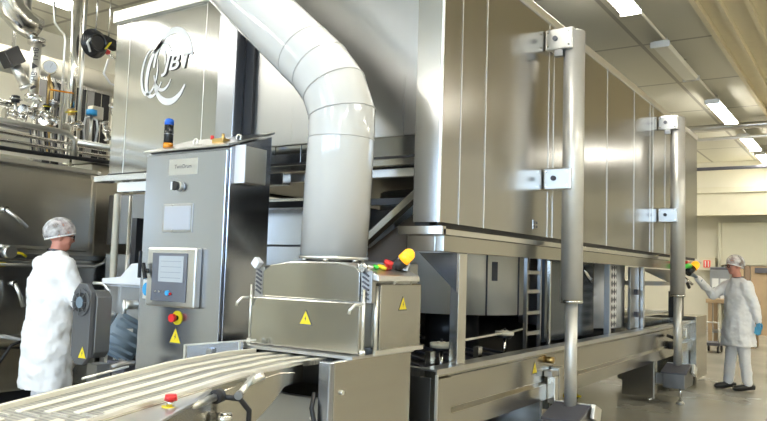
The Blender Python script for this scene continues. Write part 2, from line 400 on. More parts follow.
# ------------------------------------------------------------ freezer enclosure (upper stainless housing)
en = thing('freezer_enclosure', 'huge raised stainless steel freezer enclosure with an etched logo on its end wall', 'freezer', (3.87, 2.18, 1.57))
Z0, Z1 = 1.74, 3.47
MB().box(3.93, 11.44, 2.24, 5.33, 2.30, 3.46).build('inner_shell', 'steel_matt', en)
seams = [3.87, 4.115, 4.47, 5.61, 5.72, 7.157, 8.119, 8.797, 8.935, 9.526, 10.5, 11.491]
for a, b in zip(seams, seams[1:]):
    MB().box(a+.004 if a > 3.9 else a+.012, b-.004, 2.18, 2.235, Z0, Z1).build('side_panel', 'steel_panel', en, .003)
for a in seams[1:-1]: MB().box(a-.0025, a+.0025, 2.176, 2.18, Z0, Z1).build('panel_seam', 'bright', en)
MB().box(3.87, 3.90, 2.19, 2.365, Z0, Z1).build('corner_panel', 'steel_panel', en, .003)
MB().box(3.90, 3.95, 2.24, 2.365, 1.74, Z1).build('corner_return', 'steel_matt', en)
MB().box(3.864, 3.875, 2.175, 2.19, Z0, Z1).build('corner_edge', 'bright', en)
fy = [2.367, 2.947, 3.34, 3.58]
for a, b in zip(fy, fy[1:]): MB().box(3.95, 3.99, a+.003, b-.003, 2.17, 3.46).build('end_panel', 'steel_end', en, .003)
MB().box(3.95, 3.99, 3.583, 3.86, 2.17, 3.46).build('end_panel', 'steel_end', en, .003)
MB().box(3.90, 3.96, 3.78, 3.87, 2.17, 3.46).build('gasket_or_gap', 'black', en)  # black strip painted in for the shaded gap beside the post
MB().box(3.80, 3.90, 3.87, 4.05, 2.10, 3.49).build('end_post', 'cabinet_grey', en, .006)
ly = [4.055, 4.267, 5.178, 5.366]
for a, b in zip(ly, ly[1:]): MB().box(3.87, 3.91, a+.003, b-.003, 2.17, 3.46).build('end_panel', 'steel_end', en, .003)
for a in ly[1:-1]: MB().box(3.867, 3.87, a-.0025, a+.0025, 2.17, 3.46).build('panel_seam', 'bright', en)
MB().box(3.91, 11.49, 5.33, 5.366, 2.17, 3.46).build('side_panel', 'steel_panel', en)
MB().box(11.45, 11.49, 2.235, 5.33, 1.74, 3.46).build('rear_panel', 'steel_panel', en)
MB().box(3.87, 11.49, 2.24, 5.33, 3.46, 3.5).build('roof', 'steel_matt', en)
MB().box(3.85, 11.5, 2.165, 2.235, 3.47, 3.535).build('top_trim', 'bright', en, .006)
MB().box(3.83, 3.89, 2.165, 5.38, 3.455, 3.56).build('top_trim', 'bright', en, .006)
MB().box(3.89, 11.48, 2.21, 2.26, 1.715, 1.745).box(3.89, 3.93, 2.2, 2.36, 1.715, 1.745).build('gasket_or_gap', 'black', en)
mb = MB().prism([(3.84, 2.13, 1.665), (3.84, 2.13, 1.70), (3.84, 2.18, 1.715), (3.84, 2.28, 1.715), (3.84, 2.28, 1.665)], (7.7, 0, 0))
mb.build('bottom_rail', 'steel_pol', en, .002)
MB().box(3.82, 3.87, 2.13, 2.44, 1.665, 1.715).build('bottom_rail', 'steel_pol', en, .002)
MB().box(3.90, 11.4, 2.16, 2.22, 1.565, 1.664).build('bottom_beam', 'steel_rail', en, .003)
MB().box(3.90, 3.96, 2.22, 2.42, 1.565, 1.664).build('bottom_beam', 'steel_pol', en, .003)
MB().box(3.80, 3.92, 4.1, 5.46, 2.10, 2.15).build('drip_ledge', 'steel_pol', en, .003)
MB().box(3.86, 3.92, 4.1, 5.36, 2.15, 2.17).build('gasket_or_gap', 'black', en)
MB().box(3.84, 3.92, 3.4, 5.2, 2.01, 2.09).build('end_beam', 'steel_pol', en, .003)
MB().box(3.93, 3.99, 2.37, 3.9, 2.155, 2.17).build('gasket_or_gap', 'black', en)
MB().box(3.93, 4.0, 2.37, 3.9, 2.11, 2.154).build('end_beam', 'steel_rail', en, .003)
MB().box(4.0, 4.05, 2.37, 4.6, 2.045, 2.10).build('end_beam', 'steel_bead', en, .003)
for k in range(4):
    MB().cyl((3.995, 3.62+k*.07, 2.07), (4.0, 3.62+k*.07, 2.07), .008, 8).build('bolt', 'black', en)
MB().box(4.05, 4.12, 2.37, 4.6, 1.87, 1.915).build('end_beam', 'void', en, .003)  # beam coloured black for the shade under the raised end
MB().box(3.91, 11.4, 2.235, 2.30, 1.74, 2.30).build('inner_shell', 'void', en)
MB().box(4.1, 11.4, 2.3, 5.3, 2.2, 2.28).build('inner_ceiling', 'void', en)  # inner sheets coloured black because no light reaches the cavity
# small data plate with holes on the side panel
p = MB().box(5.32, 5.42, 2.177, 2.18, 1.79, 1.86).build('data_plate', 'steel_panel', en)
for k in range(2):
    for j in range(2): MB().box(5.335+k*.045, 5.355+k*.045, 2.1755, 2.177, 1.80+j*.03, 1.82+j*.03).build('hole', 'ink', p)
# logo on the end wall: two swirls and the letters
def arc(cy, cz, ry, rz, a0, a1, w0, w1, tilt=0., n=40):
    """a ribbon on the end wall, seen from -X: +y is picture-left"""
    vs = []; fs = []
    for i in range(n+1):
        t = i/n; a = math.radians(a0+(a1-a0)*t); w = w0+(w1-w0)*math.sin(PI*t)
        for s in (-.5, .5):
            h = math.cos(a)*(ry+s*w); z = math.sin(a)*(rz+s*w)
            h, z = h*math.cos(tilt)-z*math.sin(tilt), h*math.sin(tilt)+z*math.cos(tilt)
            vs.append((3.866, cy-h, cz+z))
        if i: fs.append((2*i-2, 2*i-1, 2*i+1, 2*i))
    m = MB(); m._add(vs, fs); return m
lg = arc(4.63, 3.005, .225, .285, 10, 178, .018, .055).build('logo', 'logo', en)
arc(4.65, 3.0, .21, .285, 205, 325, .015, .055).build('logo_ribbon', 'logo', lg)
arc(4.83, 2.98, .10, .205, 20, 340, .010, .040, -.25).build('logo_ribbon', 'logo', lg)
arc(4.905, 2.985, .095, .185, 60, 395, .008, .026, -.12).build('logo_ribbon', 'logo', lg)
arc(4.74, 2.98, .11, .16, 190, 330, .008, .026, 0).build('logo_ribbon', 'logo', lg)
arc(4.76, 3.05, .12, .16, 25, 150, .010, .035, 0).build('logo_ribbon', 'logo', lg)
writing('JBT', 'logo_letters', 'logo', lg, (3.862, 4.575, 3.01), (0, -1, 0), (0, 0, 1), .165, .003, .25, .36, .02)
writing('®', 'logo_letters', 'logo', lg, (3.862, 4.37, 2.975), (0, -1, 0), (0, 0, 1), .03, .003)

# ------------------------------------------------------------ lifting columns
def column(x, label, foot_z=.42):
    y = 1.97
    t = thing('lifting_column', label, 'column', (x, y, 0), 'lifting columns along the freezer side')
    MB().cyl((x, y, 1.25), (x, y, 3.36), .083, 28).ell((x, y, 3.36), (.083, .083, .02), z0=0).build('outer_tube', 'column_steel', t)
    MB().cyl((x, y, .36), (x, y, 1.26), .047, 22).build('inner_tube', 'column_steel', t)
    MB().cyl((x, y, 1.235), (x, y, 1.26), .086, 28).build('collar', 'steel_pol', t)
    for z in (3.30, 2.19):
        b = MB().box(x-.10, x-.05, 1.95, 2.172, z-.085, z+.085).build('bracket', 'steel_bead', t, .010)
        MB().box(x-.05, x+.12, 2.10, 2.172, z-.06, z+.06).build('bracket_plate', 'steel_bead', b, .004)
        MB().cyl((x-.10, 2.09, z+.005), (x-.115, 2.09, z+.005), .020, 12).build('bolt', 'ink', b)
        for s in (-1, 1):
            for q in (1.98, 2.15): MB().cyl((x-.10, q, z+s*.055), (x-.108, q, z+s*.055), .008, 8).build('bolt', 'steel_pol', b)
    MB().box(x-.10, x-.05, 2.03, 2.10, 3.16, 3.215).build('bracket_lug', 'steel_dark', t, .004)
    # jack box at the foot: a box with a sloped pentagonal top and an adjustable foot
    zb = foot_z
    MB().prism([(x-.26, 1.84, zb-.20), (x+.20, 1.84, zb-.20), (x+.20, 1.84, zb-.03), (x+.06, 1.84, zb+.05), (x-.26, 1.84, zb-.03)], (0, .24, 0)).build('jack_box', 'steel_dark', t, .008)
    MB().prism([(x+.05, 1.82, zb+.06), (x+.22, 1.82, zb-.03), (x+.22, 1.82, zb-.05), (x+.05, 1.82, zb+.04)], (0, .28, 0)).build('jack_cover', 'bright', t, .004)
    MB().prism([(x-.27, 1.82, zb-.02), (x+.02, 1.82, zb+.055), (x+.02, 1.82, zb+.035), (x-.27, 1.82, zb-.04)], (0, .28, 0)).build('jack_cover', 'ink', t, .004)
    MB().rbox((x+.12, 1.81, zb-.02), (.17, .03, .11), (0, .35, 0)).build('jack_cover', 'bright', t, .004)
    MB().tube([(x-.02, 1.96, zb-.2), (x-.05, 1.93, zb-.26), (x-.01, 1.94, .03)], .018, 12).build('foot_stem', 'steel_pol', t)
    MB().cyl((x-.01, 1.94, 0), (x-.01, 1.94, .03), .05, 18, .03).build('foot_pad', 'bright', t)
    MB().box(x-.12, x-.04, 2.06, 2.185, .22, .34).build('mount', 'steel_dark', t)
    return t
column(5.60, 'nearer round steel lifting column bracketed to the freezer side')
column(9.25, 'farther round steel lifting column beside the reaching worker', .40)

# ------------------------------------------------------------ freezer base
bs = thing('freezer_chassis', 'long low stainless freezer base with a black pan and boxed legs', 'machine base', (3.85, 2.18, 0))
prof = [(2.20, .86), (2.17, .855), (2.17, .825), (2.19, .81), (2.19, .62), (2.165, .595), (2.165, .48), (2.25, .48), (2.25, .86)]
MB().prism([(3.86, y, z) for y, z in prof], (7.14, 0, 0)).build('side_rail', 'steel_rail', bs, .002)
MB().prism([(3.85, 2.16, .86), (3.85, 2.27, .86), (3.85, 2.27, .872), (3.85, 2.155, .872), (3.85, 2.155, .84), (3.85, 2.16, .84)], (7.16, 0, 0)).build('rail_cap', 'steel_bead', bs)
MB().box(3.85, 3.90, 2.27, 5.0, .82, .872).build('rail_cap', 'steel_bead', bs)
MB().box(3.856, 3.90, 2.20, 5.0, .10, .82).build('end_wall', 'steel_matt', bs, .003)
MB().box(3.85, 4.04, 2.158, 2.20, .08, .815).build('corner_leg', 'steel_rail', bs, .003)
MB().box(3.845, 3.858, 2.15, 2.165, .08, .84).build('corner_edge', 'bright', bs)
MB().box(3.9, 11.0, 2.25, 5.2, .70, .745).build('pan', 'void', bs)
MB().box(3.9, 10.95, 5.0, 5.06, .7, 1.8).build('shade_backing', 'void', bs)  # black sheet put in for the unlit depth of the interior
MB().box(10.9, 10.95, 3.35, 5.0, .745, 1.7).build('shade_backing', 'void', bs)  # added black sheet closing the far end, standing for interior shade
for a, b in ((5.55, 5.74), (9.02, 9.21)):
    MB().box(a, b, 2.19, 2.55, .07, .479).build('leg', 'steel_rail', bs, .003)
    MB().box(a-.008, a, 2.175, 2.19, .06, .479).build('leg_edge', 'bright', bs)
    MB().cyl((a+.05, 2.24, 0), (a+.05, 2.24, .07), .025, 12).build('foot', 'steel_pol', bs)
for a in (5.2, 8.7): MB().box(a, a+.6, 4.2, 4.5, 0.0, .7).build('leg', 'steel_dark', bs)
MB().box(10.05, 10.95, 2.19, 2.9, .10, .479).build('end_cabinet', 'steel_rail', bs, .004)
MB().box(11.01, 11.75, 2.10, 2.9, .07, .93).build('end_cabinet', 'steel_rail', bs, .006)
for x in (10.2, 10.8, 11.1, 11.65): MB().cyl((x, 2.25, 0), (x, 2.25, .1), .03, 10).build('foot', 'steel_pol', bs)
warn_sign(bs, (5.42, 2.189, .735), (0, -1, 0), .085)
warn_sign(bs, (10.1, 2.189, .70), (0, -1, 0), .05)
MB().box(5.62, 5.70, 2.10, 2.165, .45, .66).build('latch', 'steel_pol', bs, .006)
MB().box(5.60, 5.80, 2.12, 2.185, .655, .70).build('latch', 'steel_matt', bs, .006)
MB().box(5.74, 5.83, 2.11, 2.185, .38, .72).build('latch', 'steel_rail', bs, .004)
MB().cyl((5.66, 2.185, .78), (5.66, 2.13, .78), .025, 14).build('knob', 'brass', bs)
MB().cyl((5.72, 2.185, .76), (5.72, 2.14, .76), .015, 12).build('knob', 'steel_pol', bs)
MB().cyl((9.75, 2.185, .62), (9.75, 2.12, .62), .05, 14).build('knob', 'black', bs)
MB().tube([(9.6, 2.17, .75), (9.6, 2.08, .72), (9.62, 2.06, .55), (9.68, 2.1, .45)], .02, 10).build('hose', 'black', bs)
MB().tube([(10.55, 2.18, .78), (10.55, 2.14, .78), (10.55, 2.14, .66), (10.55, 2.18, .66)], .01, 8).build('handle', 'bright', bs)
# posts carrying the enclosure
MB().box(4.16, 4.27, 2.19, 2.25, .872, 1.565).build('post', 'steel_pol', bs, .003)
MB().prism([(4.13, 2.19, 1.565), (4.13, 2.47, 1.565), (4.13, 2.19, 1.32)], (.02, 0, 0)).build('gusset', 'cabinet_grey', bs)
MB().box(6.01, 6.035, 2.30, 2.33, .745, 1.565).build('post', 'steel_rail', bs, .003)
MB().box(7.55, 7.60, 2.26, 2.32, .745, 1.565).build('post', 'steel_bead', bs, .003)
MB().box(8.84, 8.90, 2.26, 2.32, .745, 1.565).build('post', 'steel_bead', bs, .003)
# frame ladder next to the drum
mb = MB()
for x in (5.86, 6.16): mb.box(x-.010, x+.010, 2.44, 2.47, .745, 1.6)
for z in (.95, 1.12, 1.3, 1.46): mb.box(5.86, 6.16, 2.445, 2.475, z-.015, z+.015)
mb.build('frame_ladder', 'steel_matt', bs)
MB().box(6.25, 7.60, 2.44, 2.47, .86, 1.62).build('partition', plain('blue_grey_sheet', (.07, .085, .105), .22, .5, noise=.05), bs)
MB().tube([(7.15, 2.40, 1.52), (7.2, 2.38, 1.45), (7.32, 2.38, 1.40), (7.36, 2.40, 1.42)], .02, 10).build('handle', 'steel_pol', bs)
MB().box(7.62, 7.92, 2.30, 2.315, .92, 1.56).build('perforated_panel', 'perf', bs)
MB().box(8.45, 8.80, 2.30, 2.33, .86, 1.56).build('partition', 'steel_matt', bs, .004)
for z in (1.0, 1.25): MB().box(8.6, 8.68, 2.26, 2.30, z, z+.06).build('hinge', 'ink', bs)
MB().box(9.0, 10.85, 2.35, 3.3, 1.35, 1.40).build('shelf', 'steel_matt', bs)
MB().box(9.0, 10.85, 2.35, 3.3, .98, 1.0).build('shelf', 'cream_plastic', bs)
MB().box(9.1, 10.8, 2.4, 3.2, .84, .90).build('shelf', 'steel_matt', bs)
MB().prism([(9.0, 2.34, 1.56), (10.85, 2.34, 1.56), (10.85, 2.34, 1.36)], (0, .03, 0)).build('gusset', 'steel_dark', bs)
# belt wheels: cream discs on posts with an edge rail
for x, y in ((4.28, 2.37), (5.55, 2.50)):
    w = MB().cyl((x, y, .955), (x, y, .985), .075, 24).cyl((x, y, .985), (x, y, .992), .03, 14).build('belt_wheel', 'cream_plastic', bs)
    MB().cyl((x, y, .935), (x, y, .955), .06, 20).cyl((x, y, .99), (x, y, 1.01), .010, 8).build('wheel_hub', 'black', w)
    MB().cyl((x, y, .745), (x, y, .936), .012, 10).build('wheel_stem', 'steel_pol', w)
MB().bar((4.36, 2.42, .965), (5.49, 2.50, .972), .02, .012).build('edge_rail', 'cream_plastic', bs)
MB().bar((5.62, 2.51, .965), (6.2, 2.6, .972), .02, .012).build('edge_rail', 'cream_plastic', bs)
MB().box(4.02, 4.08, 2.30, 2.34, .745, .95).build('bracket_post', 'steel_rail', bs)
MB().box(4.72, 4.78, 2.32, 2.36, .745, .93).build('bracket_post', 'steel_rail', bs)
for k in range(9):
    MB().bar((3.95+k*.22, 2.45, .775), (3.95+k*.22+1.6, 4.6, .775), .03, .02).build('belt_rod', 'ink', bs)
# drums
dr = thing('spiral_drum', 'pale upright drum of curved sheet behind the nearer end of the freezer base', 'drum', (6.15, 3.3, .745), 'upright drums inside the freezer')
MB().cyl((6.15, 3.3, 1.09), (6.15, 3.3, 2.15), .70, 64).build('drum_wall', 'steel_drum', dr)
MB().cyl((6.15, 3.3, .745), (6.15, 3.3, 1.09), .25, 24).build('drum_axle', 'void', dr)
for a in (232, 262):
    a = math.radians(a); MB().cyl((6.15+.703*math.cos(a), 3.3+.703*math.sin(a), 1.09), (6.15+.703*math.cos(a), 3.3+.703*math.sin(a), 1.6), .008, 8).build('drum_seam', 'ink', dr)
a = math.radians(238); MB().rbox((6.15+.706*math.cos(a), 3.3+.706*math.sin(a), 1.46), (.012, .05, .16), (0, 0, a)).build('slot', 'ink', dr)
dr = thing('spiral_drum', 'white upright drum behind the perforated strip near the far end', 'drum', (8.5, 3.0, .745), 'upright drums inside the freezer')
MB().cyl((8.5, 3.0, .88), (8.5, 3.0, 1.7), .60, 56).build('drum_wall', 'white_plastic', dr)
MB().cyl((8.5, 3.0, .745), (8.5, 3.0, .88), .5, 40).build('drum_axle', 'void', dr)
# cold chamber panels seen under the raised end
cp = thing('evaporator_casing', 'blue-white steel casing under the raised freezer end, between cabinet and white duct', 'casing', (4.5, 3.9, .745))
MB().box(4.35, 5.2, 3.35, 4.6, .75, 1.60).build('lower_panel', 'cabinet_grey', cp, .004)
MB().box(4.35, 5.2, 3.35, 4.6, 1.61, 1.93).build('upper_panel', 'cabinet_grey', cp, .004)
MB().box(4.33, 4.36, 3.35, 4.6, 1.93, 1.97).build('top_rail', 'steel_rail', cp)
MB().box(4.36, 4.40, 3.34, 4.6, 1.597, 1.613).build('joint', 'ink', cp)
o = MB().bar((4.02, 2.345, 1.995), (4.02, 2.98, 1.50), .07, .045).build('diagonal_brace', 'steel_rail', bevel=.003); single(o, 'slanting steel brace beside the white duct under the freezer end', 'brace')
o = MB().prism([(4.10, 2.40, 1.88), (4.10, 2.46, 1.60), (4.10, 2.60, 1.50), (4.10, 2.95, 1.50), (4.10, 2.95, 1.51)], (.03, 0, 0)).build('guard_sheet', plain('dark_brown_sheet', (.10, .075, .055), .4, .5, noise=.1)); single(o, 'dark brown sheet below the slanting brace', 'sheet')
o = MB().box(4.3, 4.6, 2.75, 3.1, .88, 1.50).build('motor_box', 'steel_bead', bevel=.01); single(o, 'pale steel box under the freezer end, right of the hood', 'box')

# ------------------------------------------------------------ infeed base cabinet, hood, duct
ic = thing('infeed_cabinet', 'stainless base cabinet under the infeed hood', 'cabinet', (3.3, 2.6, 0))
MB().box(2.97, 3.69, 2.24, 2.27, .10, .985).build('side_panel', 'steel_rail', ic, .004)
MB().box(2.97, 3.69, 3.10, 3.13, .10, .985).build('side_panel', 'steel_rail', ic, .004)
MB().box(3.66, 3.69, 2.27, 3.10, .10, .985).build('rear_panel', 'steel_rail', ic)
MB().box(3.10, 3.70, 2.23, 3.14, .985, 1.0).build('top_plate', 'steel_bead', ic)
MB().box(2.93, 2.97, 2.24, 2.31, .10, .985).build('corner_post', 'cabinet_grey', ic, .006)
MB().box(2.93, 2.97, 3.06, 3.13, .10, .985).build('corner_post', 'cabinet_grey', ic, .006)
MB().box(2.95, 2.98, 2.31, 3.06, .10, .80).build('front_panel', 'steel_matt', ic, .004)
MB().box(3.3, 3.6, 2.31, 3.06, .80, .97).build('inner_guard', 'void', ic)
MB().tube([(2.93, 2.33, .83), (2.90, 2.32, .76), (2.91, 2.30, .66), (2.90, 2.31, .50)], .012, 10).build('hose', 'black', ic)
MB().cyl((3.03, 2.24, .83), (3.03, 2.228, .83), .012, 12).build('lock', 'bright', ic)
MB().cyl((2.95, 2.36, .70), (2.945, 2.36, .70), .008, 10).build('screw', 'bright', ic)
for x in (3.02, 3.62):
    for y in (2.3, 3.05): MB().cyl((x, y, 0), (x, y, .1), .025, 10).build('foot', 'steel_pol', ic)

hd = thing('infeed_hood', 'stainless infeed hood with yellow warning triangles below the white duct', 'hood', (3.45, 2.6, 1.0))
MB().box(3.22, 3.70, 2.26, 2.98, 1.03, 1.45).build('hood_body', 'steel_matt', hd, .01)
# lower and upper front covers, the upper one with chamfered corners, the upper surface rising to the duct
MB().box(3.17, 3.20, 2.245, 3.005, 1.005, 1.268).build('front_cover', 'steel_hood', hd, .004)
warn_sign(hd, (3.169, 2.60, 1.17), (-1, 0, 0), .075)
MB().prism([(3.185, 2.26, 1.275), (3.185, 2.94, 1.275), (3.185, 2.94, 1.42), (3.185, 2.88, 1.455), (3.185, 2.74, 1.475), (3.185, 2.42, 1.475), (3.185, 2.29, 1.455), (3.185, 2.26, 1.43)], (.035, 0, 0)).build('upper_cover', 'steel_hood', hd, .004)
MB().prism([(3.22, 2.26, 1.43), (3.22, 2.94, 1.43), (3.22, 2.88, 1.455), (3.22, 2.74, 1.48), (3.22, 2.42, 1.48), (3.22, 2.29, 1.455)], (.47, 0, 0)).build('hood_top', 'steel_bead', hd, .004)
for y0, s in ((2.985, 1), (2.235, -1)):
    c = MB().box(3.19, 3.23, min(y0-.05, y0+.02), max(y0-.05, y0+.02), 1.27, 1.44).build('corner_vent', 'steel_matt', hd, .003)
    for k in range(6):
        MB().rbox((3.186, y0-.012, 1.30+k*.024), (.008, .045, .008), (.5, 0, 0)).build('vent_slot', 'ink', c)
MB().rbox((3.18, 2.985, 1.462), (.04, .05, .05), (.7, 0, 0)).build('lamp_block', 'white_plastic', hd, .004)
MB().rbox((3.176, 2.235, 1.452), (.03, .04, .04), (.7, 0, 0)).build('lamp_block', 'steel_pol', hd, .004)
for y in (3.02, 2.225):
    h = MB().cyl((3.18, y, 1.02), (3.18, y, 1.34), .008, 10).build('hinge_rod', 'bright', hd)
    MB().tube([(3.17, y, 1.265), (3.11, y+.005, 1.262), (3.10, y+.03, 1.235), (3.10, y+.035, 1.215)], .008, 10).build('latch_handle', 'bright', h)
    MB().cyl((3.18, y, 1.0), (3.18, y, 1.03), .016, 12).build('hinge_knuckle', 'bright', h)
# right side box with its own sign
MB().box(3.30, 3.72, 2.20, 2.26, 1.02, 1.37).build('side_cover', 'steel_hood', hd, .006)
MB().box(3.24, 3.73, 2.185, 2.20, 1.0, 1.022).build('side_ledge', 'bright', hd)
MB().cyl((3.265, 2.205, 1.0), (3.265, 2.205, 1.36), .012, 10).build('hinge_rod', 'bright', hd)
warn_sign(hd, (3.52, 2.199, 1.26), (0, -1, 0), .07)
MB().tube([(3.42, 2.20, 1.37), (3.44, 2.18, 1.395), (3.58, 2.18, 1.395), (3.60, 2.20, 1.37)], .006, 8).build('handle', 'bright', hd)
# tilted control box with buttons
cb = MB().prism([(3.20, 2.15, 1.385), (3.20, 2.27, 1.40), (3.20, 2.29, 1.475), (3.20, 2.155, 1.415)], (.42, 0, 0)).build('button_box', 'steel_bead', hd, .004)
nb = V((0, -.42, 1)).normalized()
for k, (cname, x) in enumerate((('bright', 3.26), ('green', 3.31), ('yellow', 3.37), ('red', 3.44), ('white_plastic', 3.55))):
    p = V((x-.02, 2.235, 1.452)); r = .026 if cname in ('yellow',) else .016
    MB().cyl(p, p+nb*.016, r, 16).build('push_button', cname, cb)
p = V((3.38, 2.225, 1.448)); MB().cyl(p, p+nb*.03, .012, 12).cyl(p+nb*.03, p+nb*.05, .026, 18).build('stop_button', 'red', cb)
o = thing('beacon_light', 'orange beacon lamp on a black base tilted over the hood control box', 'beacon', (3.58, 2.21, 1.47))
ax = V((.15, -.8, .75)).normalized(); p = V((3.50, 2.25, 1.455))
MB().cyl(p, p+ax*.07, .036, 20).build('lamp_base', 'black_gloss', o)
MB().cyl(p+ax*.07, p+ax*.115, .035, 20).ell(p+ax*.115, .035).build('lens', 'orange_on', o)
o = MB().rbox((3.57, 2.22, 1.465), (.07, .05, .05), (.3, .2, .4)).build('sensor_block', 'steel_bead', bevel=.004); single(o, 'small pale block on the hood beside the orange beacon', 'sensor')

du = thing('exhaust_duct', 'big white gloss exhaust duct bending down into the infeed hood', 'duct', (3.45, 2.64, 1.53))
pts = [(3.45, 2.64, 1.505), (3.45, 2.615, 2.20), (3.45, 2.615, 2.35), (3.45, 2.68, 2.51), (3.45, 2.79, 2.645), (3.45, 2.915, 2.755), (3.45, 5.25, 4.79)]
rr = .196
MB().tube(pts, rr, 48).build('duct_pipe', 'white_paint', du)
for i in range(1, 6):
    a = V(pts[i]); d1 = (V(pts[i])-V(pts[i-1])).normalized(); d2 = (V(pts[i+1])-V(pts[i])).normalized(); d = (d1+d2).normalized()
    MB().tube([a-d*.003, a+d*.003], rr*1.010/max(.9, d1.dot(d)), 48).build('seam', 'seam', du)
MB().tube([(3.45, 2.64, 1.497), (3.45, 2.64, 1.512)], rr+.006, 40).build('rim', 'bright', du)
for k in range(6):
    a = 2*PI*k/6+.4; q = (3.45+.17*math.cos(a), 2.64+.17*math.sin(a)); MB().cyl((*q, 1.481), (*q, 1.505), .018, 10).build('spigot_bolt', 'steel_pol', du)
MB().cyl((3.45, 2.64, 1.481), (3.45, 2.64, 1.51), .15, 32).build('spigot', 'steel_dark', du)

# ------------------------------------------------------------ control cabinet
cc = thing('control_cabinet', 'tall grey steel control cabinet with a touch screen and emergency stop', 'control cabinet', (3.46, 3.74, 0))
x0, x1, y0, y1 = 3.29, 3.66, 3.35, 4.13
MB().prism([(x0, y0, .12), (x1, y0, .12), (x1, y0, 2.305), (x0, y0, 2.185)], (0, y1-y0, 0)).build('cabinet_body', 'cabinet_grey', cc, .006)
MB().box(x0-.022, x0, y0+.012, y1-.006, .16, 2.165).build('cabinet_door', 'cabinet_grey', cc, .006)
MB().prism([(x0-.04, y0-.012, 2.180), (x1+.01, y0-.012, 2.322), (x1+.01, y0-.012, 2.337), (x0-.04, y0-.012, 2.195)], (0, y1-y0+.024, 0)).build('sloped_roof', 'steel_matt', cc, .003)
MB().box(x0+.02, x1-.02, y0+.03, y1-.03, 0, .12).build('plinth_or_gap', 'black', cc)
xd = x0-.022
npl = MB().box(xd-.003, xd, 3.62, 3.89, 2.02, 2.125).build('nameplate', 'steel_bead', cc)
writing('TwinDrum', 'nameplate_text', 'ink', npl, (xd-.003, 3.755, 2.075), (0, -1, 0), (0, 0, 1), .026, .001, 0, .16)
k = MB().cyl((xd, 3.785, 1.945), (xd-.02, 3.785, 1.945), .032, 24).build('rotary_switch', 'bright', cc)
MB().cyl((xd-.02, 3.785, 1.945), (xd-.045, 3.785, 1.945), .030, 24).build('switch_grip', 'black_gloss', k)
MB().box(xd-.048, xd-.044, 3.80, 3.812, 1.92, 1.97).build('switch_mark', 'white_plastic', k)
p = MB().box(xd-.006, xd, 3.64, 3.92, 1.645, 1.83).build('document_pocket', 'steel_matt', cc, .002)
MB().box(xd-.010, xd-.006, 3.655, 3.905, 1.66, 1.815).build('pocket_cover', plain('grey_cover', (.50, .53, .60), .35, .3, noise=.03), p, .002)
s = MB().box(xd-.05, xd, 3.535, 4.0, 1.165, 1.545).build('screen_housing', 'steel_bead', cc, .012)
MB().box(xd-.056, xd-.05, 3.61, 3.94, 1.20, 1.51).build('screen_bezel', 'bezel', s, .003)
MB().box(xd-.060, xd-.056, 3.64, 3.87, 1.325, 1.49).build('screen', 'screen', s)
for kk in range(4): MB().box(xd-.0606, xd-.060, 3.66, 3.85, 1.35+kk*.035, 1.352+kk*.035).build('screen_line', 'bezel', s)
MB().cyl((xd-.056, 3.77, 1.255), (xd-.072, 3.77, 1.255), .016, 16).build('blue_button', 'blue_label', s)
MB().cyl((xd-.056, 3.745, 1.25), (xd-.068, 3.745, 1.25), .008, 12).build('red_button', 'red', s)
for kk in range(3): MB().cyl((xd-.056, 3.89-kk*.035, 1.26), (xd-.062, 3.89-kk*.035, 1.26), .007, 10).build('key', 'steel_pol', s)
h = MB().cyl((xd-.05, 3.985, 1.39), (xd-.085, 3.985, 1.39), .016, 14).build('screen_handle', 'black_gloss', s)
MB().bar((xd-.08, 3.97, 1.34), (xd-.08, 4.0, 1.44), .02, .018).build('handle_lever', 'black_gloss', h)
MB().box(xd-.012, xd+.04, 4.125, 4.14, 1.34, 1.52).build('door_handle', 'black_gloss', cc, .004)
bl = MB().box(xd-.002, xd, 4.005, 4.085, 1.205, 1.33).build('round_label', 'paper', cc)
MB().cyl((xd-.002, 4.045, 1.267), (xd-.003, 4.045, 1.267), .045, 24).build('label_disc', 'blue_label', bl)
es = MB().cyl((xd, 3.735, 1.098), (xd-.006, 3.735, 1.098), .045, 28).build('emergency_stop', 'yellow', cc)
MB().cyl((xd-.006, 3.735, 1.098), (xd-.03, 3.735, 1.098), .016, 16).build('stop_stem', 'black', es)
MB().cyl((xd-.03, 3.735, 1.098), (xd-.055, 3.735, 1.098), .026, 22).build('stop_button', 'red', es)
warn_sign(cc, (xd-.0005, 3.745, .98), (-1, 0, 0), .095)
jb = MB().box(3.33, 3.53, 3.27, 3.35, 1.96, 2.19).build('side_box', 'steel_bead', cc, .006)
MB().box(3.325, 3.335, 3.262, 3.355, 1.955, 2.195).build('box_lid', 'white_plastic', jb, .002)
for y in (3.82, 3.42):
    e = MB(); 
    for k in range(13):
        a = 2*PI*k/12; 
    z = 2.245; e.tube([(3.42, y+.02*math.cos(2*PI*k/16), z+.02+.02*math.sin(2*PI*k/16)) for k in range(17)], .006, 8, False)
    e.cyl((3.42, y, z-.03), (3.42, y, z), .01, 8); e.build('lifting_eye', 'bright', cc)
fit = MB().cyl((3.40, 3.62, 2.21), (3.40, 3.62, 2.27), .014, 10).box(3.36, 3.42, 3.50, 3.60, 2.23, 2.26).cyl((3.38, 3.52, 2.24), (3.38, 3.52, 2.29), .01, 8).build('air_fitting', 'brass', cc)
MB().cyl((3.38, 3.62, 2.26), (3.38, 3.62, 2.285), .012, 10).build('fitting_knob', 'red', fit)
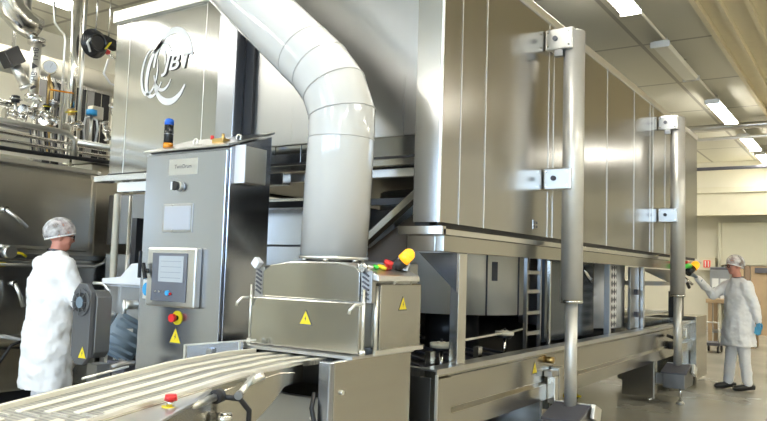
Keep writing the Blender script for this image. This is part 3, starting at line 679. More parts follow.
# beacon tower
bt = thing('signal_tower', 'signal light tower with blue top and orange ring on the control cabinet', 'beacon', (3.38, 3.95, 2.22))
z = 2.225
MB().cyl((3.38, 4.05, z), (3.38, 4.05, z+.04), .033, 24).build('orange_ring', 'orange', bt)
MB().cyl((3.38, 4.05, z+.04), (3.38, 4.05, z+.165), .032, 24).build('black_body', 'black_gloss', bt)
MB().cyl((3.38, 4.05, z+.10), (3.38, 4.05, z+.104), .0335, 24).build('body_ring', 'steel_dark', bt)
MB().cyl((3.38, 4.05, z+.165), (3.38, 4.05, z+.195), .032, 24).ell((3.38, 4.05, z+.195), (.032, .032, .018)).build('blue_lens', 'blue', bt)

# ------------------------------------------------------------ infeed conveyor
cv = thing('infeed_conveyor', 'open mesh infeed conveyor with cream ribs rising towards the hood', 'conveyor', (1.8, 2.66, 0))
def zb(x):
    return .967 if x >= 2.9 else (.967-(2.9-x)*.055 if x > 2.5 else .945-(2.5-x)*.115)
YB0, YB1 = 2.42, 2.90
def strip(name, mat, ya, yb, xa, xb, dz0, dz1, parent, bevel=0., ends=True):
    xs = [xa]+[x for x in (2.5, 2.7, 2.9) if xa < x < xb]+[xb]
    poly = [(x, ya, zb(x)+dz0) for x in xs]+[(x, ya, zb(x)+dz1) for x in reversed(xs)]
    return MB().prism(poly, (0, yb-ya, 0)).build(name, mat, parent, bevel)
b = strip('mesh_belt', 'belt', YB0+.01, YB1-.01, .65, 3.2, -.02, 0, cv)
strip('side_rail', 'cream_plastic', YB1-.015, YB1+.012, .65, 3.10, -.03, .02, cv, .003)
strip('side_rail', 'bright', YB1+.012, YB1+.03, .65, 3.05, -.10, .008, cv, .003)
strip('side_rail', 'bright', YB0-.004, YB0+.014, .65, 3.0, -.015, .012, cv, .003)
strip('side_plate', 'steel_rail', YB0-.02, YB0-.004, .65, 2.92, -.09, -.004, cv)
for k, y in enumerate((.03, .14, .255, .37)):
    strip('belt_rib', 'cream_plastic', YB0+y-.021, YB0+y+.021, 1.82-.05*k, 3.15, 0, .008, cv, .003)
for k, y in enumerate((.0, .09, .20, .315, .43)):
    strip('belt_rib', 'cream_plastic', YB0+y, YB0+y+.042, .65, 1.74-.05*k, 0, .008, cv, .003)
for k in range(4): strip('cross_rod', 'bright', YB0+.02+k*.11, YB0+.13+k*.11, 1.775-.05*k, 1.785-.05*k, .0, .006, cv)
# side plate below: deep tapering panel
MB().prism([(1.2, YB0-.022, zb(1.2)-.02), (2.75, YB0-.022, zb(2.75)-.02), (2.86, YB0-.022, .93), (2.70, YB0-.022, .80), (2.48, YB0-.022, .66), (1.2, YB0-.022, .45)], (0, .018, 0)).build('side_panel', 'steel_rail', cv, .003)
MB().prism([(1.2, YB1-.03, zb(1.2)-.10), (2.86, YB1-.03, .86), (2.5, YB1-.03, .66), (1.2, YB1-.03, .5)], (0, .018, 0)).build('side_panel', 'steel_matt', cv)
# stop-button shelf on the side
shelf_start = set(bpy.data.objects)
st = MB().prism([(1.84, 2.17, .85), (2.36, 2.36, .905), (2.40, 2.40, .915), (1.86, 2.40, .852)], (0, 0, .012)).build('button_shelf', 'steel_bead', cv, .002)
MB().prism([(1.84, 2.17, .70), (2.36, 2.36, .76), (2.36, 2.36, .905), (1.84, 2.17, .85)], (.004, .012, 0)).build('shelf_front', 'steel_rail', st)
MB().prism([(1.84, 2.17, .70), (1.86, 2.40, .70), (1.86, 2.40, .85), (1.84, 2.17, .85)], (.01, 0, 0)).build('shelf_end', 'steel_dark', st)
MB().box(2.14, 2.22, 2.277, 2.281, .78, .80).build('type_label', 'paper', st)
q = V((2.13, 2.345, .895)); e = MB().cyl(q-V((0, 0, .004)), q, .035, 24).build('emergency_stop', 'yellow', cv)
MB().cyl(q, q+V((0, 0, .022)), .016, 16).build('stop_stem', 'steel_pol', e)
MB().cyl(q+V((0, 0, .022)), q+V((0, 0, .045)), .027, 24, .022).build('stop_button', 'red', e)
# roller shaft end, clamp handles, cable
h = MB().cyl((2.13, 2.31, .875), (2.36, 2.34, .90), .016, 14).build('shaft', 'bright', cv)
MB().cyl((2.36, 2.34, .90), (2.40, 2.345, .905), .03, 16).build('shaft_end', 'black', h)
MB().tube([(2.40, 2.33, .90), (2.47, 2.30, .885), (2.52, 2.29, .83), (2.53, 2.30, .72), (2.53, 2.32, .55)], .012, 10).build('cable', 'black', cv)
MB().cyl((2.40, 2.36, .80), (2.45, 2.33, .80), .03, 16).build('clamp', 'steel_pol', cv)
h = MB().cyl((2.44, 2.28, .905), (2.66, 2.40, .955), .014, 14).build('clamp_handle', 'bright', cv)
MB().cyl((2.435, 2.277, .904), (2.455, 2.288, .908), .018, 14).build('handle_end', 'steel_dark', h)
MB().cyl((2.62, 2.40, .93), (2.68, 2.36, .96), .02, 12).build('clamp', 'bright', cv)
for o in set(bpy.data.objects)-shelf_start:
    if o.type == 'MESH': o.data.transform(Matrix.Translation((-.09, .0, -.012)))
for x in (1.35, 2.3):
    for y in (2.46, 2.86): MB().box(x-.02, x+.02, y-.02, y+.02, 0, zb(x)-.1).build('leg', 'steel_bead', cv)
MB().cyl((1.1, 2.46, .3), (2.3, 2.46, .3), .012, 8).build('stretcher', 'steel_bead', cv)
h = MB().tube([(2.22, 2.97, .955), (2.27, 2.965, .968), (2.33, 2.95, .970)], .012, 10).build('tension_lever', 'steel_dark', cv)
MB().tube([(2.05, 2.94, .925), (2.30, 2.95, .955)], .006, 8).build('edge_rod', 'bright', cv)
# small clear-edged plate standing behind the belt
o = thing('splash_plate', 'low grey splash plate standing behind the conveyor, before the control cabinet', 'plate', (3.0, 3.1, .92))
MB().bar((2.86, 3.19, .955), (3.06, 2.95, .985), .004, .075).build('plate_sheet', 'cabinet_grey', o)
MB().bar((2.855, 3.19, .998), (3.14, 2.93, 1.03), .012, .008).build('top_rod', 'bright', o)
for p in ((2.86, 3.19, .96), (3.05, 2.965, .99)): MB().box(p[0]-.008, p[0]+.008, p[1]-.008, p[1]+.008, .80, p[2]+.04).build('plate_post', 'bright', o)

# ------------------------------------------------------------ processing equipment along the left wall
tk = thing('process_tank', 'large stainless processing unit with a wide door behind the left worker', 'processing unit', (3.6, 7.6, 0))
MB().box(1.0, 4.95, 7.04, 8.4, .62, 2.38).build('tank_body', 'steel_tank', tk, .01)
MB().box(4.95, 6.9, 7.16, 8.4, .62, 2.50).build('tank_body', 'steel_tank', tk, .01)
MB().prism([(1.0, 6.98, 2.36), (4.9, 6.98, 2.36), (4.99, 7.04, 2.36), (4.99, 8.4, 2.36), (1.0, 8.4, 2.36)], (0, 0, .05)).build('tank_top', 'bright', tk, .01)
MB().box(1.0, 4.86, 6.96, 7.04, 1.53, 2.34).build('tank_door', 'steel_tank', tk, .05)
MB().box(1.0, 6.9, 6.99, 7.06, 1.44, 1.49).build('ledge', 'steel_dark', tk, .004)
MB().box(1.0, 6.9, 7.0, 7.04, .70, 1.42).build('lower_door', 'steel_matt', tk, .01)
MB().box(1.0, 6.9, 6.94, 7.4, .16, .60).build('lower_trough', 'steel_rail', tk, .03)
MB().box(1.0, 6.9, 7.1, 8.3, .02, .16).build('plinth_or_gap', 'void', tk)  # black box stands in for the shaded gap at the floor
MB().tube([(1.0, 6.93, 1.38), (4.9, 6.93, 1.38), (5.0, 6.93, 1.42), (5.15, 6.93, 1.60)], .015, 8).build('rail', 'bright', tk)
for x, z, x2, z2 in ((3.86, 1.90, 4.06, 1.74), (4.0, 1.20, 4.08, .98)):
    h = MB().cyl((x, 6.96, z), (x, 6.86, z), .03, 14).build('door_lever', 'steel_pol', tk)
    MB().tube([(x, 6.87, z), ((x+x2)/2, 6.85, (z+z2)/2+.01), (x2, 6.84, z2)], [.02, .017, .022], 10).build('lever_arm', 'bright', h)
h = MB().cyl((3.95, 6.98, 1.50), (3.95, 6.88, 1.50), .06, 20).build('valve_knob', 'bright', tk)
MB().tube([(3.97, 6.9, 1.50), (4.05, 6.88, 1.49), (4.1, 6.88, 1.46)], .012, 8).build('tube_end', 'yellow', h)
MB().box(3.90, 3.96, 6.985, 7.0, 1.36, 1.40).build('sticker', 'yellow', tk)
MB().tube([(1.0, 6.9, .72), (3.95, 6.9, .70), (4.1, 6.9, .66), (4.5, 6.9, .66)], .02, 8).build('hose', 'paper', tk)
MB().tube([(3.9, 6.88, .45), (4.0, 6.86, .62), (4.2, 6.86, .68), (4.6, 6.88, .64)], .014, 8).build('hose', 'black', tk)
def pipe(name, path, r, mat, label, group=None):
    o = MB().tube(path, r, 14).build(name, mat); return single(o, label, 'pipe', group)
pipe('supply_pipe', [(1.0, 7.0, 2.76), (4.52, 7.0, 2.76), (4.62, 7.0, 2.70), (4.62, 7.0, 2.53)], .028, 'bright', 'uppermost bright pipe on the rack above the processing unit')
pipe('supply_pipe', [(1.0, 7.06, 2.66), (7.2, 7.06, 2.66)], .02, 'steel_pol', 'thin steel pipe second from the top of the pipe rack')
pipe('supply_pipe', [(1.0, 7.05, 2.56), (7.2, 7.05, 2.60)], .018, 'steel_pol', 'thin steel pipe just over the black cable on the pipe rack')
pipe('supply_pipe', [(4.64, 7.0, 2.68), (7.2, 7.0, 2.72)], .03, 'bright', 'bright pipe on the rack running behind the enclosure corner')
o = MB().tube([(1.0, 6.97, 2.50), (4.0, 6.97, 2.49), (5.2, 6.97, 2.52), (7, 6.97, 2.5)], .022, 10).build('cable', 'black'); single(o, 'black cable lying along the top of the processing unit', 'cable')
ck = thing('cable_tray', 'steel tray with small parts under the pipes on top of the processing unit', 'tray', (4, 7.3, 2.42))
MB().box(1.0, 6.9, 7.12, 7.5, 2.51, 2.53).build('tray_plate', 'steel_bead', ck)
for x in (2.5, 3.7, 4.65, 5.4): MB().box(x-.015, x+.015, 7.10, 7.13, 2.42, 2.86).build('tray_post', 'steel_pol', ck)
for k in range(9): MB().tube([(4.18+k*.045, 7.10, 2.74), (4.20+k*.045, 7.11, 2.64), (4.24+k*.045, 7.13, 2.53)], .008, 6).build('small_tube', 'bright' if k % 2 else 'ink', ck)
idt = thing('insulated_duct', 'thick beige insulated duct along the upper left wall', 'duct', (6, 9, 3.74))
MB().tube([(1.0, 9.0, 3.91), (12, 9.0, 3.91)], .165, 24).build('duct_pipe', 'duct_wrap', idt)
for x in (2.5, 5.0, 7.5, 10): MB().box(x-.02, x+.02, 8.99, 9.01, 4.07, ZC).build('duct_hanger', 'steel_pol', idt)
pipe('riser_pipe', [(4.87, 7.5, 2.5), (4.87, 7.5, 4.8)], .052, 'steel_pol', 'tall vertical steel pipe rising to the ceiling from the pipe rack')
pipe('riser_pipe', [(4.98, 7.5, 2.5), (4.98, 7.5, 4.8)], .02, 'bright', 'thin bright pipe just right of the tall vertical steel pipe')
pipe('riser_pipe', [(4.72, 7.45, 2.6), (4.72, 7.45, 3.85), (4.70, 7.45, 3.92), (4.58, 7.45, 4.02), (4.56, 7.45, 4.25)], .013, 'bright', 'very thin bent pipe left of the tall vertical pipe')
pipe('steel_flue', [(4.06, 7.5, 4.8), (4.06, 7.5, 4.16), (4.12, 7.5, 4.04), (4.24, 7.5, 3.95), (4.40, 7.5, 3.90)], .14, 'steel_pol', 'wide shiny steel flue with a segmented elbow at top left')
pipe('steel_flue', [(4.33, 7.6, 4.8), (4.33, 7.6, 4.1)], .06, 'steel_bead', 'narrow steel flue right behind the segmented elbow')
pipe('steel_flue', [(3.6, 7.8, 4.8), (3.6, 7.8, 2.42)], .12, 'duct_wrap', 'pale pipe at the far left edge behind the valves')
lp = thing('labelled_pipe', 'upright silver pipe with dark lettering below the segmented elbow', 'pipe', (4.42, 7.5, 3.1))
MB().cyl((4.42, 7.5, 3.1), (4.42, 7.5, 3.78), .055, 20).build('pipe_body', 'bright', lp)
MB().cyl((4.42, 7.5, 3.74), (4.42, 7.5, 3.80), .09, 16).build('flange', 'steel_pol', lp)
MB().cyl((4.42, 7.5, 3.12), (4.42, 7.5, 3.18), .085, 16).build('flange', 'steel_pol', lp)
dcam = V((-.51, -.86, 0)).normalized()
writing('\u25B2 HB \u25B2 LHB', 'pipe_lettering', 'ink', lp, V((4.42, 7.5, 3.46))+dcam*.058, (0, 0, 1), (.86, -.51, 0), .06, .001, 0, .46)
g = thing('pressure_gauge', 'round white pressure gauge beside the labelled silver pipe', 'gauge', (4.53, 7.36, 3.3))
MB().tube([(4.53, 7.4, 3.1), (4.53, 7.4, 3.42)], .012, 8).build('gauge_stem', 'brass', g)
p = V((4.53, 7.40, 3.50)); c = MB().cyl(p, p+dcam*.04, .075, 26).build('gauge_case', 'steel_pol', g)
MB().cyl(p+dcam*.04, p+dcam*.043, .064, 26).build('dial', 'white_plastic', c)
MB().bar(p+dcam*.045+V((0, 0, -.01)), p+dcam*.045+V((.02, -.01, .04)), .006, .002).build('needle', 'ink', c)
# valves on the rack
def valve(x, y, z, ang, mat, label, wheel='steel_pol', s=1.):
    t = thing('pipe_valve', label, 'valve', (x, y, z), 'valves over the processing unit', True)
    MB().cyl((-.09*s, 0, .05*s), (.09*s, 0, .05*s), .03*s, 12).cyl((-.095*s, 0, .05*s), (-.075*s, 0, .05*s), .05*s, 12).cyl((.075*s, 0, .05*s), (.095*s, 0, .05*s), .05*s, 12).ell((0, 0, .05*s), (.045*s, .045*s, .045*s)).build('valve_body', 'steel_pol', t)
    MB().cyl((0, 0, .06*s), (0, 0, .17*s), .012*s, 8).build('stem', 'bright', t)
    MB().cyl((0, 0, .16*s), (0, 0, .22*s), .035*s, 14).build('actuator', mat, t)
    MB().tube([(.05*s*math.cos(2*PI*k/12), .05*s*math.sin(2*PI*k/12), .19*s) for k in range(13)], .006*s, 6, False).build('handwheel', wheel, t)
    t.rotation_euler = ang; return t
vl = [(4.12, 7.3, 2.84, (0, 0, 0), 'black', 'steel valve with black top at the far left of the pipe rack'),
      (4.30, 7.4, 2.92, (.5, 0, .5), 'bright', 'tilted steel valve left of the labelled pipe foot'),
      (4.46, 7.3, 2.90, (0, .4, 0), 'steel_dark', 'dark-topped valve under the labelled pipe'),
      (4.56, 7.45, 2.86, (0, 0, .8), 'black', 'black-topped valve with yellow wheel beside the brass stems'),
      (4.80, 7.3, 2.84, (0, -.3, .3), 'brass', 'brass-topped valve beside the tall vertical pipe'),
      (5.22, 7.4, 2.92, (0, 1.2, 0), 'black', 'black valve lying sideways before the dark strip curtain'),
      (5.36, 7.4, 3.14, (0, .9, .5), 'black', 'black valve beside the small beige wall box')]
for i, a in enumerate(vl): valve(*a, wheel='yellow' if i in (3, 4) else 'steel_pol', s=1.15)
b = thing('valve_actuator', 'big black tilted valve actuator at the left edge below the flue', 'actuator', (4.1, 7.35, 3.25))
q = V((4.02, 7.35, 3.56)); e = V((4.24, 7.35, 3.24)); m = q.lerp(e, .45)
MB().bar(q, m, .17, .17).build('actuator_head', 'black_gloss', b, .01)
MB().cyl(m, e, .055, 18).cyl(e, e+(e-m)*.15, .07, 18).build('actuator_body', 'bright', b)
pipe('rack_pipe', [(3.7, 7.4, 3.02), (4.5, 7.4, 3.0)], .04, 'steel_pol', 'short thick steel pipe joining the valves at the left edge')
pipe('rack_pipe', [(3.8, 7.5, 2.82), (4.5, 7.5, 2.80)], .03, 'steel_dark', 'short dark pipe just above the pipe rack at the left edge')
for k, (x, m_, l) in enumerate(((4.60, 'brass', 'brass-coloured upright tube nearest the gauge'), (4.66, 'steel_dark', 'dark upright tube between the brass tube and the thin pipe'), (4.77, 'cream_plastic', 'cream upright tube touching the tall vertical pipe'))):
    pipe('upright_tube', [(x, 7.45, 2.6), (x, 7.45, 3.30), (x-.05, 7.45, 3.42)], .016, m_, l)
o = MB().cyl((4.55, 7.425, 3.27), (4.84, 7.425, 3.29), .01, 8).build('float_rod', 'orange'); single(o, 'thin orange-red rod crossing the upright tubes', 'rod')
bv = thing('blue_valve', 'blue-capped valve with hose loops right of the tall vertical pipe', 'valve', (5.0, 7.3, 2.76))
MB().cyl((5.0, 7.3, 3.06), (5.0, 7.3, 3.12), .06, 18).build('valve_cap', 'blue_label', bv)
MB().cyl((5.0, 7.3, 2.76), (5.0, 7.3, 3.06), .018, 10).build('stem', 'bright', bv)
for s in (-1, 1): MB().tube([(5.0, 7.3, 3.03), (5.0+s*.07, 7.3, 3.02), (5.0+s*.09, 7.3, 2.92), (5.0+s*.07, 7.3, 2.76)], .012, 8).build('hose_loop', 'paper', bv)
o = MB().box(5.42, 5.58, 7.9, 8.0, 3.16, 3.32).build('wall_box', 'cream_plastic', bevel=.01); single(o, 'small beige square box by the enclosure corner above the pipes', 'box')
o = MB().tube([(5.50, 7.95, 3.16), (5.48, 7.9, 2.95), (5.56, 7.85, 2.66), (5.8, 7.8, 2.46)], .016, 8).build('cable', 'black'); single(o, 'black cable hanging from the small beige box', 'cable')
# hose reel with wands under the beige duct
hr = thing('hose_coil', 'coiled black hose with yellow tag hanging under the beige duct', 'hose', (5.08, 7.5, 3.7))
for k in range(5):
    r = .10+.012*k; MB().tube([(5.03+r*math.cos(2*PI*j/20), 7.34+.02*k-.04, 3.90+r*math.sin(2*PI*j/20)) for j in range(21)], .022, 8, False).build('coil_turn', 'black_gloss', hr)
MB().cyl((5.03, 7.30, 3.90), (5.03, 7.38, 3.90), .085, 20).build('coil_hub', 'black', hr)
MB().cyl((5.03, 7.36, 4.0), (5.03, 7.36, ZC), .008, 8).build('hanger', 'steel_pol', hr)
MB().tube([(4.95, 7.30, 3.95), (4.88, 7.28, 3.86), (4.92, 7.28, 3.76)], .012, 8).build('hose_end', 'paper', hr)
MB().bar((5.10, 7.26, 3.84), (5.16, 7.26, 3.93), .035, .01).build('yellow_tag', 'yellow', hr)
sp = thing('spray_gun', 'black spray head with a steel wand right of the coiled hose', 'spray gun', (5.3, 7.5, 3.8))
MB().bar((5.19, 7.5, 4.02), (5.42, 7.5, 3.98), .12, .11).build('spray_head', 'black_gloss', sp, .02)
MB().tube([(5.12, 7.45, 3.9), (5.45, 7.45, 3.80), (5.52, 7.45, 3.74)], .02, 10).build('wand', 'steel_pol', sp)
MB().cyl((5.30, 7.5, 4.05), (5.30, 7.5, ZC), .008, 8).build('hanger', 'steel_pol', sp)
MB().bar((5.20, 7.42, 3.875), (5.26, 7.42, 3.857), .045, .04).build('red_ring', 'red', sp)
MB().tube([(5.3, 7.48, 3.8), (5.25, 7.48, 3.62), (5.35, 7.48, 3.52), (5.6, 7.48, 3.5)], .012, 8).build('hose', 'paper', sp)
cu = thing('strip_curtain', 'dark strip curtain behind the pipes above the processing unit', 'curtain', (5.4, 8.2, 2.5))
for k in range(9): MB().box(4.90+k*.108, 4.995+k*.108, 8.20+.012*(k % 2), 8.22+.012*(k % 2), 2.50, 3.56).build('curtain_strip', 'black_gloss' if k % 3 else 'steel_dark', cu)
MB().box(4.86, 5.90, 8.19, 8.25, 3.56, 3.60).build('curtain_rail', 'steel_pol', cu)
for x in (4.87, 5.88): MB().box(x-.015, x+.015, 8.2, 8.24, 2.5, 3.56).build('curtain_post', 'steel_pol', cu)
# upright pipes and dark cabinet by the enclosure corner
pipe('drain_pipe', [(4.74, 6.4, 0), (4.74, 6.4, 2.12)], .035, 'cream_plastic', 'cream upright pipe under the enclosure corner')
pipe('drain_pipe', [(4.90, 6.4, 0), (4.90, 6.4, 2.12)], .018, 'bright', 'thin bright pipe right of the cream upright pipe')
jb = thing('wall_cabinet', 'dark steel cabinet between the cream pipe and control cabinet', 'cabinet', (5.3, 6.6, 0))
MB().box(5.0, 5.9, 6.3, 6.9, 1.62, 2.15).build('upper_box', 'steel_dark', jb, .01)
MB().box(5.0, 5.9, 6.3, 6.9, .10, 1.52).build('lower_box', 'steel_matt', jb, .01)
MB().box(5.02, 5.2, 6.24, 6.3, 1.66, 1.72).build('latch', 'black_gloss', jb)
MB().cyl((5.05, 6.24, 1.69), (5.05, 6.2, 1.69), .03, 12).build('knob', 'cream_plastic', jb)
MB().cyl((4.98, 6.28, 1.56), (5.9, 6.28, 1.56), .02, 8).build('rail', 'bright', jb)
MB().box(5.05, 5.85, 6.35, 6.85, 0, .10).build('plinth_or_gap', 'void', jb)
MB().box(5.04, 5.12, 6.4, 6.48, 1.52, 1.62).build('spacer', 'steel_dark', jb)
MB().box(5.78, 5.86, 6.4, 6.48, 1.52, 1.62).build('spacer', 'steel_dark', jb)
# drive unit in front of the left worker
gu = thing('drive_guard', 'dark grey octagonal drive guard with a fan cover before the left worker', 'machine guard', (2.95, 4.12, 0))
c8 = lambda y0, y1, z0, z1, c: [(y0+c, z0), (y1-c, z0), (y1, z0+c), (y1, z1-c), (y1-c, z1), (y0+c, z1), (y0, z1-c), (y0, z0+c)]
MB().prism([(2.85, y, z) for y, z in c8(4.05, 4.225, .80, 1.30, .05)], (.035, 0, 0)).build('front_plate', 'guard_grey', gu, .004)
MB().prism([(2.885, y, z) for y, z in c8(4.035, 4.205, .84, 1.26, .04)], (.11, 0, 0)).build('gear_box', 'steel_dark', gu, .004)
fc = MB().cyl((2.85, 4.135, 1.185), (2.838, 4.135, 1.185), .085, 32).build('fan_cover', 'guard_grey', gu)
MB().cyl((2.838, 4.135, 1.185), (2.832, 4.135, 1.185), .06, 28).build('fan_ring', 'void', fc)
MB().cyl((2.832, 4.13, 1.185), (2.826, 4.13, 1.185), .035, 20).build('fan_hub', 'motor_blue', fc)
for k in range(8):
    a = 2*PI*k/8; MB().bar((2.829, 4.135+.035*math.cos(a), 1.185+.035*math.sin(a)), (2.829, 4.135+.08*math.cos(a), 1.185+.08*math.sin(a)), .006, .004).build('fan_spoke', 'guard_grey', fc)
warn_sign(gu, (2.849, 4.10, .875), (-1, 0, 0), .075)
MB().box(2.93, 3.03, 4.06, 4.16, 0, .80).build('stand', 'steel_dark', gu)
MB().box(2.86, 3.1, 4.0, 4.22, 0, .02).build('foot_plate', 'steel_matt', gu)
mo = thing('electric_motor', 'blue-grey finned electric motor between drive guard and control cabinet', 'motor', (3.55, 4.5, 0))
MB().cyl((3.38, 4.58, .96), (3.55, 4.44, .84), .14, 32).build('motor_body', 'motor_blue', mo)
for k in range(14):
    a = 2*PI*k/14; d = V((.77, -.64, -.54)).normalized(); u_, w_ = frame_for(d); o_ = (u_*math.cos(a)+w_*math.sin(a))*.145
    MB().bar(V((3.40, 4.56, .945))+o_, V((3.54, 4.45, .85))+o_, .008, .02).build('cooling_fin', 'motor_blue', mo)
MB().cyl((3.36, 4.60, .975), (3.385, 4.578, .96), .125, 28).build('end_shield', 'steel_matt', mo)
MB().rbox((3.42, 4.42, .95), (.08, .06, .05), (0, 0, -.7)).build('terminal_box', 'steel_bead', mo, .004)
MB().box(3.42, 3.56, 4.42, 4.56, .0, .76).build('motor_stand', 'cabinet_grey', mo)
MB().box(3.40, 3.60, 4.4, 4.6, .66, .74).build('stand_bracket', 'ink', mo)
pv = thing('side_unit', 'small grey unit with white sloped plastic cover left of the control cabinet', 'unit', (3.9, 4.8, 0))
MB().box(3.70, 3.84, 4.45, 5.05, 1.0, 1.25).build('unit_panel', 'steel_matt', pv, .004)
MB().box(3.72, 3.83, 4.47, 5.03, .12, 1.0).build('unit_base', 'void', pv)
MB().prism([(3.62, 5.02, 1.27), (3.62, 5.02, 1.31), (3.62, 4.80, 1.33), (3.62, 4.68, 1.43), (3.62, 4.42, 1.45), (3.62, 4.42, 1.27)], (.22, 0, 0)).build('white_cover', 'white_plastic', pv, .006)
MB().box(3.68, 3.84, 4.43, 5.10, 1.25, 1.27).build('unit_top', 'white_plastic', pv)
MB().tube([(3.66, 4.98, .7), (3.66, 4.98, 1.22), (3.64, 5.02, 1.27), (3.60, 5.10, 1.27)], .012, 8).build('frame_tube', 'bright', pv)
cl = MB().cyl((3.60, 4.70, 1.12), (3.70, 4.70, 1.12), .035, 14).build('clamp', 'bright', pv)
MB().cyl((3.60, 4.70, 1.02), (3.60, 4.70, 1.16), .015, 10).build('clamp_pin', 'bright', cl)
for x in (3.74, 3.81):
    for y in (4.5, 5.0): MB().cyl((x, y, 0), (x, y, .12), .03, 10).build('foot', 'steel_pol', pv)

# ------------------------------------------------------------ far end
cg = thing('hand_control', 'green and black control lever unit with orange lamp held by the right worker', 'control unit', (10.35, 2.16, .93))
MB().box(10.34, 10.42, 2.22, 2.30, .88, 1.52).build('upright', 'steel_matt', cg)
MB().tube([(10.0, 2.09, 1.60), (10.35, 2.08, 1.62), (10.50, 2.08, 1.62)], .035, 12).build('green_arm', 'green', cg)
MB().tube([(10.0, 2.11, 1.50), (10.2, 2.11, 1.50), (10.3, 2.14, 1.51)], .028, 12).build('green_arm', 'green', cg)
p = V((10.46, 2.11, 1.52)); ax = V((.35, -.35, .45)).normalized()
MB().cyl(p, p+ax*.12, .05, 18).build('lamp_base', 'black_gloss', cg)
MB().cyl(p+ax*.12, p+ax*.17, .055, 20).ell(p+ax*.17, .055).build('lamp_lens', 'orange_on', cg)
MB().tube([(10.3, 2.15, 1.44), (10.45, 2.10, 1.42), (10.62, 2.08, 1.38)], .02, 10).build('lever', 'steel_pol', cg)
MB().tube([(10.34, 2.18, 1.50), (10.44, 2.12, 1.44), (10.54, 2.10, 1.33)], .022, 10).build('lever', 'black', cg)
MB().ell((10.3, 2.12, 1.42), .04).build('lever_ball', 'white_plastic', cg)
MB().tube([(10.1, 2.06, 1.655), (10.3, 2.06, 1.67)], .018, 10).build('red_cap', 'red', cg)
MB().box(10.25, 10.50, 2.16, 2.30, .94, 1.28).build('panel', 'void', cg)
s = MB().box(22.48, 22.50, 3.92, 4.10, 1.78, 1.98).build('fire_sign', 'red_sign', bevel=.004, origin=(22.49, 4.01, 1.76)); single(s, 'small red safety sign on the far wall left of the right worker', 'sign')
MB().box(22.475, 22.48, 3.95, 3.985, 1.80, 1.96).box(22.475, 22.48, 4.03, 4.065, 1.80, 1.96).build('sign_symbol', 'paper', s)
o = MB().box(22.50, XF, 3.80, 4.22, 1.70, 2.06).build('sign_backing', 'bulkhead', bevel=.004); single(o, 'cream mounting block behind the small red sign', 'block')
nb = thing('notice_board', 'narrow notice board with white papers on dark clips on the far wall', 'notice board', (22.3, 3.62, .7))
MB().box(22.3, 22.33, 3.40, 3.90, .85, 1.80).build('board', 'steel_matt', nb)
for y, z in ((3.76, 1.35), (3.55, 1.35), (3.76, 1.05), (3.55, 1.02)): MB().box(22.28, 22.30, y-.08, y+.08, z-.13, z+.13).build('sheet', 'paper', nb)
MB().box(22.27, 22.28, 3.5, 3.8, 1.15, 1.24).build('dark_print', 'ink', nb)
MB().box(22.27, 22.30, 3.42, 3.88, 1.72, 1.78).build('board_header', 'ink', nb)
for y in (3.45, 3.85): MB().box(22.31, 22.35, y-.02, y+.02, 0, .85).build('board_leg', 'steel_matt', nb)
y = 3.36; k = 0
names = ['pale board leaning below the door head, nearest the notice board', 'brown board second from the notice board', 'wide pale board hidden behind the right worker head', 'brown board just right of the right worker head', 'wide pale board behind the right worker shoulder', 'board at the right edge of the picture under the dark sign']
for w_, m_ in ((.32, 'wood'), (.16, 'wood_dark'), (.46, 'wood'), (.2, 'wood_dark'), (.5, 'wood'), (1.6, 'wood')):
    o = MB().box(22.40, 22.44, y-w_+.02, y, 0, 1.84).build('wooden_board', m_); single(o, names[k], 'board', 'boards under the door head'); y -= w_; k += 1
o = MB().box(22.34, 22.38, 2.0, 2.78, 1.66, 1.80).build('door_sign', 'ink', bevel=.004); single(o, 'dark horizontal sign at the right edge below the cream door panel', 'sign')
tb = thing('work_table', 'brown-topped work table behind the right worker', 'table', (18.2, 2.85, 0))
MB().box(17.8, 18.6, 2.2, 3.2, .93, 1.02).build('table_top', 'wood', tb, .006)
for x in (17.87, 18.53):
    for y in (2.28, 3.12): MB().box(x-.04, x+.04, y-.04, y+.04, 0, .93).build('leg', 'wood', tb)
MB().box(17.85, 18.55, 2.25, 3.15, .28, .32).build('lower_shelf', 'steel_matt', tb)
o = MB().box(18.0, 18.3, 2.42, 2.7, 1.02, 1.13).build('carton', 'wood_dark', bevel=.005); single(o, 'small brown carton on the work table behind the right worker', 'carton')
wc = thing('wheeled_cart', 'low dark cart below the work table', 'cart', (16.2, 3.0, 0))
MB().box(16.0, 16.5, 2.62, 2.95, .14, .20).build('cart_deck', 'ink', wc)
MB().tube([(16.05, 2.65, .2), (16.05, 2.65, .6), (16.05, 2.92, .6), (16.05, 2.92, .2)], .015, 8).build('cart_handle', 'bright', wc)
for x in (16.06, 16.44):
    for y in (2.66, 2.9): MB().cyl((x, y-.015, .07), (x, y+.015, .07), .07, 14).build('wheel', 'black', wc)
o = MB().box(6.6, 7.4, 2.75, 3.25, 0, .012).build('floor_mat', 'black'); single(o, 'black mat on the floor under the freezer base', 'mat')
o = thing('yellow_scraper', 'small yellow tool on the floor under the freezer base', 'tool', (8.9, 3.3, 0))
MB().bar((8.75, 3.1, .02), (9.05, 3.5, .03), .05, .02).build('tool_handle', 'yellow', o)
MB().bar((8.7, 3.2, .015), (8.85, 3.0, .015), .12, .02).build('tool_blade', 'yellow', o)

